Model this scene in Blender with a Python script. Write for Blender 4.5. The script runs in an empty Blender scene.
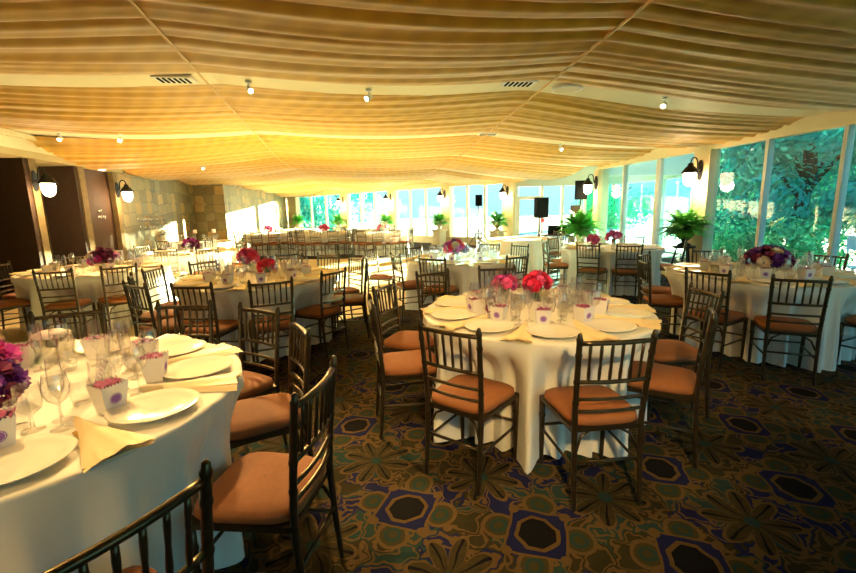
import bpy, math, random
from mathutils import Vector, Matrix, noise
PI = math.pi
scene = bpy.context.scene
C = scene.collection

# ------------------------------------------------------------------ camera, sky, sun, exposure
F_PX, PITCH, ROLL, EYE = 431.0, 0.175, -0.022, 1.5
cd = bpy.data.cameras.new('camera'); cam = bpy.data.objects.new('camera', cd); C.objects.link(cam)
cd.sensor_width = 36; cd.lens = F_PX / 856 * 36; cd.clip_start = .05; cd.clip_end = 400
fw = Vector((0, math.cos(PITCH), -math.sin(PITCH))); up0 = Vector((0, math.sin(PITCH), math.cos(PITCH)))
rt = Vector((1, 0, 0)) * math.cos(ROLL) + up0 * math.sin(ROLL)
up = -Vector((1, 0, 0)) * math.sin(ROLL) + up0 * math.cos(ROLL)
M = Matrix((rt, up, -fw)).transposed().to_4x4(); M.translation = (0, 0, EYE)
cam.matrix_world = M
scene.camera = cam
scene.view_settings.view_transform = 'Standard'; scene.view_settings.look = 'None'
scene.view_settings.gamma = 1; scene.view_settings.use_curve_mapping = False
scene.view_settings.exposure = 1.48
scene.cycles.use_denoising = True
scene.cycles.max_bounces = 10; scene.cycles.diffuse_bounces = 5; scene.cycles.transparent_max_bounces = 32
scene.cycles.sample_clamp_indirect = 6

SUN_AZ, SUN_EL = math.radians(42.5), math.radians(6.9)
sl = bpy.data.lights.new('sun', 'SUN'); sl.energy = 92; sl.color = (1, .84, .50); sl.angle = math.radians(.8)
so = bpy.data.objects.new('sun', sl); C.objects.link(so)
sdir = Vector((math.sin(SUN_AZ) * math.cos(SUN_EL), math.cos(SUN_AZ) * math.cos(SUN_EL), math.sin(SUN_EL)))
so.rotation_euler = sdir.to_track_quat('Z', 'Y').to_euler(); so.location = (20, 20, 12)

w = bpy.data.worlds.new('sky'); scene.world = w; w.use_nodes = True
nt = w.node_tree; nt.nodes.clear()
wo = nt.nodes.new('ShaderNodeOutputWorld'); bg = nt.nodes.new('ShaderNodeBackground')
tc = nt.nodes.new('ShaderNodeTexCoord'); sx = nt.nodes.new('ShaderNodeSeparateXYZ'); cr = nt.nodes.new('ShaderNodeValToRGB')
nt.links.new(tc.outputs['Generated'], sx.inputs[0]); nt.links.new(sx.outputs['Z'], cr.inputs[0])
e = cr.color_ramp.elements; h0 = e.new(.16); h0.color = (.22, .42, .46, 1)
e[0].position = 0.0; e[0].color = (.16, .24, .25, 1); e[2].position = .7; e[2].color = (.07, .32, .48, 1)
nt.links.new(cr.outputs[0], bg.inputs[0]); bg.inputs[1].default_value = 1.7
nt.links.new(bg.outputs[0], wo.inputs[0])

# ------------------------------------------------------------------ materials
MATS = {}
class NT:
    def __init__(s, name):
        s.m = bpy.data.materials.new(name); s.m.use_nodes = True; s.n = s.m.node_tree; s.n.nodes.clear()
        s.out = s.n.nodes.new('ShaderNodeOutputMaterial')
    def node(s, t, **k):
        x = s.n.nodes.new(t)
        for a, b in k.items(): setattr(x, a, b)
        return x
    def set(s, inp, v):
        if isinstance(v, bpy.types.NodeSocket): s.n.links.new(v, inp)
        elif v is not None: inp.default_value = v
    def math(s, op, a, b=None, c=None, clamp=False):
        x = s.node('ShaderNodeMath', operation=op, use_clamp=clamp)
        s.set(x.inputs[0], a); s.set(x.inputs[1], b)
        if c is not None: s.set(x.inputs[2], c)
        return x.outputs[0]
    def mix(s, f, a, b):
        x = s.node('ShaderNodeMix', data_type='RGBA'); s.set(x.inputs[0], f)
        s.set(x.inputs[6], a); s.set(x.inputs[7], b); return x.outputs[2]
    def coord(s, which='Object'): return s.node('ShaderNodeTexCoord').outputs[which]
    def noise(s, scale, detail=3, vec=None, out='Fac', dist=0):
        x = s.node('ShaderNodeTexNoise'); x.inputs['Scale'].default_value = scale; x.inputs['Detail'].default_value = detail
        x.inputs['Distortion'].default_value = dist
        s.set(x.inputs['Vector'], vec if vec is not None else s.coord()); return x.outputs[out]
    def ramp(s, f, stops, interp='LINEAR'):
        x = s.node('ShaderNodeValToRGB'); s.set(x.inputs[0], f); x.color_ramp.interpolation = interp
        el = x.color_ramp.elements
        while len(el) < len(stops): el.new(.5)
        for q, (p, c) in zip(el, stops): q.position = p; q.color = tuple(c) + (1,) if len(c) == 3 else c
        return x.outputs[0]
    def bump(s, h, strength=.3, dist=.01):
        x = s.node('ShaderNodeBump'); x.inputs['Strength'].default_value = strength; x.inputs['Distance'].default_value = dist
        s.set(x.inputs['Height'], h); return x.outputs[0]
    def bsdf(s, col, rough=.5, metal=0, normal=None, emit=None, es=0, **k):
        x = s.node('ShaderNodeBsdfPrincipled')
        s.set(x.inputs['Base Color'], tuple(col) + (1,) if isinstance(col, (tuple, list)) and len(col) == 3 else col)
        s.set(x.inputs['Roughness'], rough); x.inputs['Metallic'].default_value = metal
        if normal is not None: s.set(x.inputs['Normal'], normal)
        if emit: x.inputs['Emission Color'].default_value = tuple(emit) + (1,); x.inputs['Emission Strength'].default_value = es
        for a, b in k.items(): s.set(x.inputs[a.replace('_', ' ')], b)
        s.n.links.new(x.outputs[0], s.out.inputs[0]); return x
def simple(name, col, rough=.5, metal=0, var=.12, scale=20, bump=0, **k):
    t = NT(name)
    f = t.noise(scale)
    c = t.mix(f, tuple(max(0, v * (1 - var)) for v in col) + (1,), tuple(min(1, v * (1 + var)) for v in col) + (1,))
    nrm = t.bump(f, bump) if bump else None
    t.bsdf(c, rough, metal, nrm, **k); MATS[name] = t.m; return t.m
def glassy(name, tint, ior=1.45, rough=.0, pw=5, f0x=1.0):
    t = NT(name)
    a = t.node('ShaderNodeBsdfTransparent'); a.inputs[0].default_value = tuple(tint) + (1,)
    b = t.node('ShaderNodeBsdfGlossy'); b.inputs['Roughness'].default_value = rough
    g = t.node('ShaderNodeNewGeometry'); dp = t.node('ShaderNodeVectorMath', operation='DOT_PRODUCT')
    t.n.links.new(g.outputs['Normal'], dp.inputs[0]); t.n.links.new(g.outputs['Incoming'], dp.inputs[1])
    q = t.math('SUBTRACT', 1, t.math('ABSOLUTE', dp.outputs['Value']), clamp=True)
    f0 = ((ior - 1) / (ior + 1)) ** 2
    f = t.math('MULTIPLY_ADD', t.math('POWER', q, pw), 1 - 2 * f0 * f0x, 2 * f0 * f0x, True)     # Schlick, two faces of a thin sheet
    m = t.node('ShaderNodeMixShader'); t.n.links.new(f, m.inputs[0])
    t.n.links.new(a.outputs[0], m.inputs[1]); t.n.links.new(b.outputs[0], m.inputs[2]); t.n.links.new(m.outputs[0], t.out.inputs[0])
    MATS[name] = t.m; return t.m
glassy('window_glass', (.72, .95, 1.0), 1.5, 0, 5, .6)
glassy('clear_glass', (.96, .96, .97), 1.55, .0, 2.4, 1.6)
glassy('candle_glass', (.95, .97, .97), 1.5, .02, 4)
simple('cloth', (.85, .83, .77), .75, var=.03, scale=200)
simple('napkin', (.88, .72, .42), .45, var=.05, scale=60)
simple('china', (.90, .84, .74), .12, var=.01)
simple('bronze', (.085, .062, .034), .28, .75, var=.5, scale=25)
simple('gold', (.75, .48, .16), .25, .9)
simple('silver', (.75, .75, .75), .22, .9)
simple('black_iron', (.012, .012, .014), .35, .4)
simple('black_plastic', (.004, .005, .006), .8, Specular_IOR_Level=.05)
simple('cream_paint', (.72, .60, .38), .55, var=.05, scale=4)
simple('window_frame_paint', (.62, .66, .62), .45, var=.04, scale=5)
simple('ceiling_board', (.80, .70, .46), .6, var=.05, scale=3)
simple('soffit_paint', (.46, .35, .16), .6, var=.08, scale=3)
simple('dark_wood', (.045, .020, .008), .75, var=.4, scale=8)
simple('brown_panel', (.055, .022, .006), .75, var=.2, scale=3)
simple('lobby_wall', (.16, .12, .06), .6, var=.2, scale=3)
simple('pillar_stone', (.20, .13, .05), .8, var=.35, scale=9)
simple('back_wall', (.16, .12, .07), .7)
simple('white_card', (.82, .80, .80), .5, var=.03)
simple('emblem_purple', (.28, .12, .50), .5)
simple('tissue_plum', (.30, .05, .16), .6, var=.4, scale=60)
simple('stem_green', (.05, .22, .04), .5, var=.4, scale=15)
simple('fern_green', (.06, .36, .03), .45, var=.5, scale=9)
simple('urn_stone', (.50, .42, .28), .8, var=.3, scale=14, bump=.4)
simple('water', (.85, .55, .60), .1, var=.05)
simple('wax', (.95, .75, .75), .4)
simple('trunk', (.05, .05, .04), .9, var=.4, scale=10)
simple('leaf_teal', (.015, .34, .32), .55, var=.8, scale=1.5)
simple('leaf_green', (.05, .46, .22), .55, var=.7, scale=1.5)
simple('leaf_cream', (.85, .80, .45), .6, var=.4, scale=2.5)
simple('lawn', (.08, .30, .16), .9, var=.5, scale=2)
simple('terrace', (.26, .32, .30), .8, var=.15, scale=2)
simple('white_paint', (.80, .82, .82), .5, var=.03)
simple('exit_red', (.75, .05, .06), .5)
simple('dance_trim', (.35, .22, .08), .4)
simple('photo_print', (.20, .16, .12), .4, var=.8, scale=40)
for nm, c in (('petal_pink', (.92, .12, .38)), ('petal_red', (.85, .03, .13)), ('petal_purple', (.16, .02, .28)), ('petal_magenta', (.62, .05, .42)),
              ('petal_cream', (.92, .72, .60)), ('petal_plum', (.20, .01, .08)), ('petal_orange', (.9, .35, .12))):
    simple(nm, c, .55, var=.25, scale=50)
def lampglow():
    t = NT('lamp_globe'); t.bsdf((1, .9, .75), .4, emit=(1, .78, .5), es=7); MATS['lamp_globe'] = t.m
lampglow()
t = NT('spot_glow'); t.bsdf((1, .9, .7), .4, emit=(1, .8, .5), es=12); MATS['spot_glow'] = t.m

def seat_mat():
    t = NT('seat_fabric'); v = t.node('ShaderNodeTexWave'); v.inputs['Scale'].default_value = 90
    t.set(v.inputs['Vector'], t.coord()); f = t.noise(40)
    c = t.mix(f, (.235, .080, .022, 1), (.32, .115, .035, 1))
    t.bsdf(c, .8, 0, t.bump(v.outputs['Fac'], .12, .002)); MATS['seat_fabric'] = t.m
seat_mat()
def fabric_mat():
    t = NT('ceiling_fabric'); co = t.coord()
    br = t.node('ShaderNodeTexWave', wave_type='BANDS', bands_direction='DIAGONAL'); br.inputs['Scale'].default_value = 2.2; br.inputs['Distortion'].default_value = .6
    t.set(br.inputs['Vector'], co)
    f = t.math('MULTIPLY_ADD', br.outputs['Fac'], .4, t.math('MULTIPLY', t.noise(1.2, 2), .6))
    c = t.mix(f, (.49, .24, .005, 1), (.68, .365, .012, 1))
    x = t.bsdf(c, .55, 0, t.bump(t.noise(120, 1), .1, .003)); x.inputs['Sheen Weight'].default_value = .3
    MATS['ceiling_fabric'] = t.m
fabric_mat()
def stone_mat():
    t = NT('slate_tile'); co = t.coord()
    b = t.node('ShaderNodeTexVoronoi', distance='CHEBYCHEV'); b.inputs['Scale'].default_value = 3.0; b.inputs['Randomness'].default_value = .4
    t.set(b.inputs['Vector'], co)
    sp = t.node('ShaderNodeSeparateColor'); t.n.links.new(b.outputs['Color'], sp.inputs[0])
    c1 = t.ramp(sp.outputs[0], [(0, (.22, .17, .06)), (.25, (.34, .25, .09)), (.45, (.48, .28, .07)), (.6, (.28, .24, .12)), (.75, (.56, .34, .10)), (.9, (.20, .13, .05)), (1, (.42, .34, .18))], 'CONSTANT')
    n = t.noise(7, 5)
    c = t.mix(t.math('MULTIPLY', n, .75), c1, (.16, .12, .05, 1))
    edge = t.node('ShaderNodeTexVoronoi', distance='CHEBYCHEV', feature='F2'); edge.inputs['Scale'].default_value = 3.0; edge.inputs['Randomness'].default_value = .4
    t.set(edge.inputs['Vector'], co)
    d = t.math('SUBTRACT', edge.outputs['Distance'], b.outputs['Distance'])
    g = t.math('LESS_THAN', d, .035)
    c = t.mix(g, c, (.10, .09, .06, 1))
    t.bsdf(c, .45, 0, t.bump(n, .4, .02)); MATS['slate_tile'] = t.m
stone_mat()
def carpet_mat():
    t = NT('carpet_pattern'); co = t.coord()
    sp = t.node('ShaderNodeSeparateXYZ'); t.n.links.new(co, sp.inputs[0])
    # lattice frame: one medallion per .65 x .71 m cell
    wob = t.noise(5, 2, out='Color'); ws = t.node('ShaderNodeSeparateColor'); t.n.links.new(wob, ws.inputs[0])
    X = t.math('ADD', t.math('SUBTRACT', sp.outputs[0], 1.32), t.math('MULTIPLY', t.math('SUBTRACT', ws.outputs[0], .5), .05))
    Y = t.math('ADD', t.math('SUBTRACT', sp.outputs[1], 2.27), t.math('MULTIPLY', t.math('SUBTRACT', ws.outputs[1], .5), .05))
    u = t.math('ADD', t.math('MULTIPLY', X, .954 / .65), t.math('MULTIPLY', Y, -.30 / .65))
    v = t.math('ADD', t.math('MULTIPLY', X, .30 / .71), t.math('MULTIPLY', Y, .954 / .71))
    def cell(a, off):   # signed distance to nearest lattice line + off, in metres
        a = t.math('ADD', a, off + .5); return t.math('MULTIPLY', t.math('SUBTRACT', t.math('FRACT', a), .5), .68)
    ru, rv = cell(u, 0), cell(v, 0); fu, fv = cell(u, .5), cell(v, .5)
    def rad(a, b): return t.math('SQRT', t.math('ADD', t.math('MULTIPLY', a, a), t.math('MULTIPLY', b, b)))
    def ang(a, b): return t.math('ARCTAN2', b, a)
    def band(x, c0, h): return t.math('LESS_THAN', t.math('ABSOLUTE', t.math('SUBTRACT', x, c0)), h)
    fine = t.noise(90, 2)
    col = t.mix(t.noise(14, 3), (.018, .017, .007, 1), (.045, .034, .012, 1))            # olive ground
    navy = (.006, .009, .060, 1); tan = (.115, .068, .024, 1); olive = (.045, .040, .015, 1); teal = (.016, .045, .038, 1); dk = (.002, .002, .005, 1)
    # scrolls between medallions
    vm = t.node('ShaderNodeVectorMath', operation='MULTIPLY_ADD'); t.set(vm.inputs[0], t.noise(7, 2, out='Color')); vm.inputs[1].default_value = (.28, .28, 0); t.set(vm.inputs[2], co)
    vo = t.node('ShaderNodeTexVoronoi', feature='DISTANCE_TO_EDGE'); vo.inputs['Scale'].default_value = 7.5
    t.set(vo.inputs['Vector'], vm.outputs[0])
    vc = t.node('ShaderNodeTexVoronoi'); vc.inputs['Scale'].default_value = 7.5; t.set(vc.inputs['Vector'], vm.outputs[0])
    sc = t.node('ShaderNodeSeparateColor'); t.n.links.new(vc.outputs['Color'], sc.inputs[0])
    col = t.mix(t.math('GREATER_THAN', sc.outputs[0], .62), col, navy)
    col = t.mix(t.math('GREATER_THAN', sc.outputs[1], .68), col, teal)
    col = t.mix(band(vo.outputs['Distance'], .10, .045), col, tan)
    # quatrefoil scroll rings around each medallion
    dq = t.math('MINIMUM', rad(t.math('SUBTRACT', t.math('ABSOLUTE', ru), .19), rv), rad(ru, t.math('SUBTRACT', t.math('ABSOLUTE', rv), .19)))
    col = t.mix(t.math('LESS_THAN', dq, .07), col, olive); col = t.mix(band(dq, .075, .010), col, tan); col = t.mix(band(dq, .035, .009), col, teal)
    # eight-petal leaf flower in the cell centre
    fr, fa = rad(fu, fv), ang(fu, fv)
    pet = t.math('ABSOLUTE', t.math('COSINE', t.math('MULTIPLY', fa, 4)))
    R = t.math('MULTIPLY_ADD', t.math('POWER', pet, .7), .17, .05)
    inside = t.math('LESS_THAN', fr, R); edge = band(t.math('SUBTRACT', fr, R), 0, .011)
    col = t.mix(inside, col, t.mix(t.noise(30, 2), (.018, .016, .006, 1), (.075, .052, .018, 1)))
    vein = t.math('MULTIPLY', inside, t.math('GREATER_THAN', pet, .985)); col = t.mix(vein, col, dk)
    col = t.mix(edge, col, tan)
    col = t.mix(t.math('LESS_THAN', fr, .035), col, teal)
    # navy square, octagonal tan ring, dark heart
    au, av = t.math('ABSOLUTE', ru), t.math('ABSOLUTE', rv); mx = t.math('MAXIMUM', au, av)
    col = t.mix(t.math('LESS_THAN', mx, .145), col, tan); col = t.mix(t.math('LESS_THAN', mx, .132), col, navy)
    oc = t.math('MAXIMUM', mx, t.math('MULTIPLY', t.math('ADD', au, av), .72))
    col = t.mix(t.math('LESS_THAN', oc, .105), col, tan); col = t.mix(t.math('LESS_THAN', oc, .085), col, dk)
    for (cu, cv) in ((.132, .132),):
        dd = rad(t.math('SUBTRACT', au, cu), t.math('SUBTRACT', av, cv)); col = t.mix(t.math('LESS_THAN', dd, .028), col, tan)
    col = t.mix(t.math('MULTIPLY', fine, .5), col, (.02, .018, .012, 1))
    t.bsdf(col, .95, 0, t.bump(fine, .4, .004)).inputs['Specular IOR Level'].default_value = .08; MATS['carpet_pattern'] = t.m
carpet_mat()
def parquet_sun_patch_mat():
    t = NT('parquet_sun_patch'); b = t.node('ShaderNodeTexBrick'); b.inputs['Scale'].default_value = 3  # dance-floor wood, kept pale so it also paints the blown-out sun patch
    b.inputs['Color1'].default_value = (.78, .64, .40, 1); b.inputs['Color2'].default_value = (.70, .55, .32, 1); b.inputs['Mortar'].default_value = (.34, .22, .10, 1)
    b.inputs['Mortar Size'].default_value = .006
    t.set(b.inputs['Vector'], t.coord()); t.bsdf(b.outputs['Color'], .35); MATS['parquet_sun_patch'] = t.m
parquet_sun_patch_mat()
m = MATS

# ------------------------------------------------------------------ mesh helpers
class MB:
    def __init__(s): s.v = []; s.f = []; s.sm = []
    def add(s, vs, fs, smooth=False, mat=None):
        k = len(s.v)
        s.v += [tuple(mat @ Vector(p)) if mat else tuple(p) for p in vs]
        s.f += [tuple(i + k for i in f) for f in fs]; s.sm += [smooth] * len(fs); return s
    def box(s, lo, hi, mat=None):
        x0, y0, z0 = lo; x1, y1, z1 = hi
        vs = [(x0, y0, z0), (x1, y0, z0), (x1, y1, z0), (x0, y1, z0), (x0, y0, z1), (x1, y0, z1), (x1, y1, z1), (x0, y1, z1)]
        return s.add(vs, [(3, 2, 1, 0), (4, 5, 6, 7), (0, 1, 5, 4), (1, 2, 6, 5), (2, 3, 7, 6), (3, 0, 4, 7)], False, mat)
    def tube(s, pts, r, n=8, cap=True, mat=None, squash=None):
        pts = [Vector(p) for p in pts]; N = len(pts); rs = r if isinstance(r, (list, tuple)) else [r] * N
        vs = []; prev = None
        for i, p in enumerate(pts):
            d = (pts[min(i + 1, N - 1)] - pts[max(i - 1, 0)]).normalized()
            if prev is None:
                a = Vector((0, 0, 1)) if abs(d.z) < .9 else Vector((1, 0, 0)); x = d.cross(a).normalized()
            else: x = (prev - d * prev.dot(d)).normalized()
            prev = x; y = d.cross(x)
            for k in range(n):
                q = 2 * PI * k / n; vs.append(p + (x * math.cos(q) + y * math.sin(q)) * rs[i])
        fs = [(i * n + k, i * n + (k + 1) % n, (i + 1) * n + (k + 1) % n, (i + 1) * n + k) for i in range(N - 1) for k in range(n)]
        if cap: fs += [tuple(range(n))[::-1], tuple(range((N - 1) * n, N * n))]
        return s.add(vs, fs, True, mat)
    def lathe(s, prof, n=24, mat=None, closed=False):
        vs = []; fs = []; N = len(prof)
        for (r, z) in prof:
            for k in range(n): q = 2 * PI * k / n; vs.append((r * math.cos(q), r * math.sin(q), z))
        for i in range(N - 1):
            for k in range(n): fs.append((i * n + k, i * n + (k + 1) % n, (i + 1) * n + (k + 1) % n, (i + 1) * n + k))
        if prof[0][0] > 1e-4 and closed: fs.append(tuple(range(n))[::-1])
        if prof[-1][0] > 1e-4 and closed: fs.append(tuple(range((N - 1) * n, N * n)))
        return s.add(vs, fs, True, mat)
    def grid(s, pts, smooth=True, wrap=False, mat=None):
        R = len(pts); K = len(pts[0]); vs = [p for row in pts for p in row]
        fs = [(i * K + j, i * K + (j + 1) % K, (i + 1) * K + (j + 1) % K, (i + 1) * K + j) for i in range(R - 1) for j in range(K if wrap else K - 1)]
        return s.add(vs, fs, smooth, mat)
    def prism(s, poly, z0, z1):
        n = len(poly); vs = [(x, y, z0) for x, y in poly] + [(x, y, z1) for x, y in poly]
        return s.add(vs, [tuple(range(n))[::-1], tuple(range(n, 2 * n))] + [(i, (i + 1) % n, n + (i + 1) % n, n + i) for i in range(n)])
    def wallseg(s, a, b, z0, z1, th, side=1):
        a = Vector(a); b = Vector(b); d = (b - a).normalized(); nrm = Vector((-d.y, d.x)) * th * side
        return s.prism([tuple(a), tuple(b), tuple(b + nrm), tuple(a + nrm)], z0, z1)
def build(name, mb, mat, parent=None, loc=None, rz=0):
    me = bpy.data.meshes.new(name); me.from_pydata(mb.v, [], mb.f); me.update()
    me.polygons.foreach_set('use_smooth', mb.sm); me.materials.append(m[mat] if isinstance(mat, str) else mat)
    o = bpy.data.objects.new(name, me); C.objects.link(o)
    if parent: o.parent = parent
    if loc: o.location = loc
    o.rotation_euler.z = rz
    return o
def tag(o, label=None, cat=None, group=None, kind=None):
    for k, v in (('label', label), ('category', cat), ('group', group), ('kind', kind)):
        if v: o[k] = v
    return o
def thing(name, label, cat, loc=(0, 0, 0), rz=0, group=None):
    o = bpy.data.objects.new(name, None); C.objects.link(o); o.location = loc; o.rotation_euler.z = rz; o.empty_display_size = .1
    return tag(o, label, cat, group)
KIDS = {}
def kids(o):
    if o.name not in KIDS: KIDS[o.name] = [c for c in o.children]
    return KIDS[o.name]
def dup(o, loc=None, rz=None, label=None, group=None, scale=None, parent=None):
    c = o.copy(); C.objects.link(c)
    if parent: c.parent = parent
    if loc is not None: c.location = loc
    if rz is not None: c.rotation_euler = (0, 0, rz)
    if scale: c.scale = (scale,) * 3 if not isinstance(scale, tuple) else scale
    if label: c['label'] = label
    if group: c['group'] = group
    for k in kids(o): dup(k, parent=c)
    return c
class Proto:
    """first placing moves the original, later ones copy it"""
    def __init__(s, make): s.o = make(); s.used = False; kids(s.o); [kids(k) for k in kids(s.o)]
    def put(s, loc, rz=0, label=None, group=None, scale=None):
        if s.used: return dup(s.o, loc, rz, label, group, scale)
        s.used = True; s.o.location = loc; s.o.rotation_euler = (0, 0, rz)
        if scale: s.o.scale = (scale,) * 3 if not isinstance(scale, tuple) else scale
        if label: s.o['label'] = label
        if group: s.o['group'] = group
        return s.o
def structure(name, mb, mat, parent=None):
    o = build(name, mb, mat, parent)
    if not parent: o['kind'] = 'structure'
    return o

# ------------------------------------------------------------------ room layout
FW0, FW1 = Vector((-9.1, 29.0)), Vector((3.4, 17.0))        # slanted far window wall
RW0, RW1 = Vector((6.97, -3.3)), Vector((4.74, 12.27))      # right window wall
fdir = (FW1 - FW0).normalized()
def uv2xy(u, v): return (.989 * u - .148 * v, .148 * u + .989 * v)
def lwall(y): return -6.1 - .15 * y

structure('floor', MB().prism([(-12, -3.5), (8.5, -3.5), (8.5, 12.2), (7.5, 16.6), (3.4, 17.2), (-9.1, 29.2), (-12, 29.2)], -.12, 0), 'carpet_pattern')
df = structure('trim_1', MB().prism([(-6.9, 5.2), (-5.2, 3.2), (-4.3, 3.3), (-2.6, 4.75), (-.9, 6.2), (.3, 7.7), (1.5, 8.7), (1.9, 12.0), (.2, 13.8), (-6.8, 14.2), (-7.6, 11), (-7.2, 8.0)], .0, .006), 'parquet_sun_patch')  # dance floor, outline stretched to paint in the sunlit area of the floor
structure('wall_back', MB().box((-12, -3.6, 0), (-4.5, -3.4, 3.4)).box((-4.5, -3.6, 0), (2.12, -3.4, 3.4)).box((2.1, -3.6, 2.5), (7.1, -3.4, 3.4)).box((2.1, -3.6, 0), (7.1, -3.4, .22)), 'back_wall')  # unseen opening at the right, added to let in cool fill light
for q in (4, 5, 6, 7): structure('trim_%d' % (110 + q), MB().box((-4.5 + q * 1.64, -3.56, .22), (-4.4 + q * 1.64, -3.44, 2.5)), 'window_frame_paint')  # mullions of the added rear opening

# -- ceiling boards behind the fabric
structure('ceiling', MB().prism([(-12, -3.4), (7.1, -3.4), (4.9, 12.4), (8.2, 12.4), (7.6, 16.9), (3.6, 17.15), (-9.0, 29.1), (-12, 29)], 3.22, 3.32), 'ceiling_board')
# -- right wall: sill, header, posts, panes
def on_right(y): t = (y - RW0.y) / (RW1.y - RW0.y); return RW0 + (RW1 - RW0) * t
rdir = (RW1 - RW0).normalized(); rn = Vector((rdir.y, -rdir.x))       # outward normal
mbh = MB().wallseg(RW0, RW1, 2.5, 3.22, .16, -1)
structure('wall_right', mbh, 'cream_paint')
structure('baseboard_right', MB().wallseg(RW0, RW1, 0, .22, .16, -1), 'cream_paint')
def post(name, y, w_, mat='window_frame_paint', depth=.16, inset=.02):
    c = on_right(y); mb = MB()
    a = c - rdir * w_ / 2 - rn * inset; b = c + rdir * w_ / 2 - rn * inset
    mb.prism([tuple(a), tuple(b), tuple(b + rn * depth), tuple(a + rn * depth)], .22, 2.5)
    return structure(name, mb, mat)
mull = [-1.9, -.8, .3, 1.4, 2.5, 3.7, 4.86, 6.03, 7.18, 9.78, 11.06]
k = 1
for y in mull: post('trim_%d' % (k + 10), y, .055 if y != 9.78 else .10, depth=.11, inset=-.02); k += 1
post('trim_30', 8.45, .40, 'cream_paint', .22, .05); post('trim_31', 12.2, .22, 'cream_paint', .3, .05)
post('trim_32', -3.2, .3, 'cream_paint')
edges = [-3.1] + mull[:9] + [8.25, 8.65] + mull[9:] + [12.1]
wi = 1
def pane(a, b, z0, z1, th=.012):
    global wi
    a = Vector(a); b = Vector(b)
    wd = tag(build('window_%d' % wi, MB().wallseg(a, b, z0, z0 + .035, .05, -1), 'window_frame_paint'), kind='structure')
    mb = MB(); mb.add([(a.x, a.y, z0), (b.x, b.y, z0), (b.x, b.y, z1), (a.x, a.y, z1)], [(0, 1, 2, 3)])
    build('pane', mb, 'window_glass', wd); wi += 1
for i in range(len(edges) - 1):
    if (edges[i], edges[i + 1]) == (8.25, 8.65): continue
    a = on_right(edges[i]) + rn * .07; b = on_right(edges[i + 1]) + rn * .07
    pane(a + rdir * .035, b - rdir * .035, .22, 2.5)

# -- far slanted window wall
FL = (FW1 - FW0).length; fn = Vector((-fdir.y, fdir.x))   # outward
if fn.y < 0: fn = -fn
def on_far(s): return FW0 + fdir * s
structure('wall_far', MB().wallseg(FW0 - fdir * .5, FW1 + fdir * .15, 2.5, 3.22, .16, 1), 'cream_paint')
structure('baseboard_far', MB().wallseg(FW0 - fdir * .5, FW1 + fdir * .15, 0, .30, .3, 1), 'urn_stone')
k = 40
pill = [(0.0, 1.1), (5.95, 6.55), (10.02, 10.5), (13.6, 14.1), (16.85, 17.33)]
for a, b in pill:
    p0, p1 = on_far(a) - fn * .08, on_far(b) - fn * .08
    structure('trim_%d' % k, MB().prism([tuple(p0), tuple(p1), tuple(p1 + fn * .3), tuple(p0 + fn * .3)], .3, 2.5), 'cream_paint'); k += 1
for i in range(4):
    a = pill[i][1]; b = pill[i + 1][0]
    cuts = [a + (b - a) * q / 3 for q in range(4)]
    for q in (1, 2):
        p0, p1 = on_far(cuts[q] - .05), on_far(cuts[q] + .05)
        structure('trim_%d' % k, MB().prism([tuple(p0), tuple(p1), tuple(p1 + fn * .12), tuple(p0 + fn * .12)], .3, 2.5), 'window_frame_paint'); k += 1
    for q in range(3): pane(on_far(cuts[q] + .05) + fn * .06, on_far(cuts[q + 1] - .05) + fn * .06, .3, 2.5)
# -- glazed door bay
pass
for q in (4, 5, 6): pane((-2.76 + 1.64 * q - .0, -3.5), (-4.4 + 1.64 * q, -3.5), .22, 2.5)  # panes of the unseen rear opening added for fill
DB0, DB1 = Vector((3.5, 17.05)), Vector((7.6, 16.6)); DB2 = Vector((7.9, 12.35))
ddir = (DB1 - DB0).normalized()
structure('wall_bay', MB().wallseg(DB0, DB1, 2.32, 3.22, .14, 1).wallseg(DB2, DB1, 2.32, 3.22, .14, -1).wallseg((4.85, 12.3), DB2, 2.32, 3.22, .14, -1), 'window_frame_paint')
bc = [0, .98, 1.75, 2.6, 3.4, 4.1]
for q, s in enumerate(bc):
    p0, p1 = DB0 + ddir * (s - .05), DB0 + ddir * (s + .05)
    structure('trim_%d' % k, MB().prism([tuple(p0), tuple(p1), tuple(p1 + Vector((0, .1))), tuple(p0 + Vector((0, .1)))], 0, 2.32), 'white_paint'); k += 1
for q in range(1, 5): pane(DB0 + ddir * (bc[q] + .05) + Vector((0, .05)), DB0 + ddir * (bc[q + 1] - .05) + Vector((0, .05)), 0, 2.32)
for f0, f1 in ((.02, .49), (.51, .98)):
    d2 = DB2 - DB1; pane(DB1 + d2 * f0, DB1 + d2 * f1, 0, 2.32)
structure('trim_%d' % k, MB().prism([tuple(DB1 + d2 * .48), tuple(DB1 + d2 * .52), tuple(DB1 + d2 * .52 + Vector((.1, 0))), tuple(DB1 + d2 * .48 + Vector((.1, 0)))], 0, 2.32), 'white_paint'); k += 1
d3 = DB2 - Vector((4.85, 12.3))
pane(Vector((4.9, 12.36)), DB2, 0, 2.32)
# glass door with transom rail
door = tag(build('door_1', MB().wallseg(DB0 + ddir * .05, DB0 + ddir * .13, 0, 1.85, .06).wallseg(DB0 + ddir * .85, DB0 + ddir * .93, 0, 1.85, .06)
      .wallseg(DB0 + ddir * .05, DB0 + ddir * .93, 1.83, 1.95, .06).wallseg(DB0 + ddir * .05, DB0 + ddir * .93, 0, .22, .06), 'white_paint'), kind='structure')
a, b = DB0 + ddir * .13, DB0 + ddir * .85
for z0, z1 in ((.22, 1.83), (1.95, 2.32)):
    mb = MB(); mb.add([(a.x, a.y + .03, z0), (b.x, b.y + .03, z0), (b.x, b.y + .03, z1), (a.x, a.y + .03, z1)], [(0, 1, 2, 3)]); build('pane', mb, 'window_glass', door)

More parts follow.
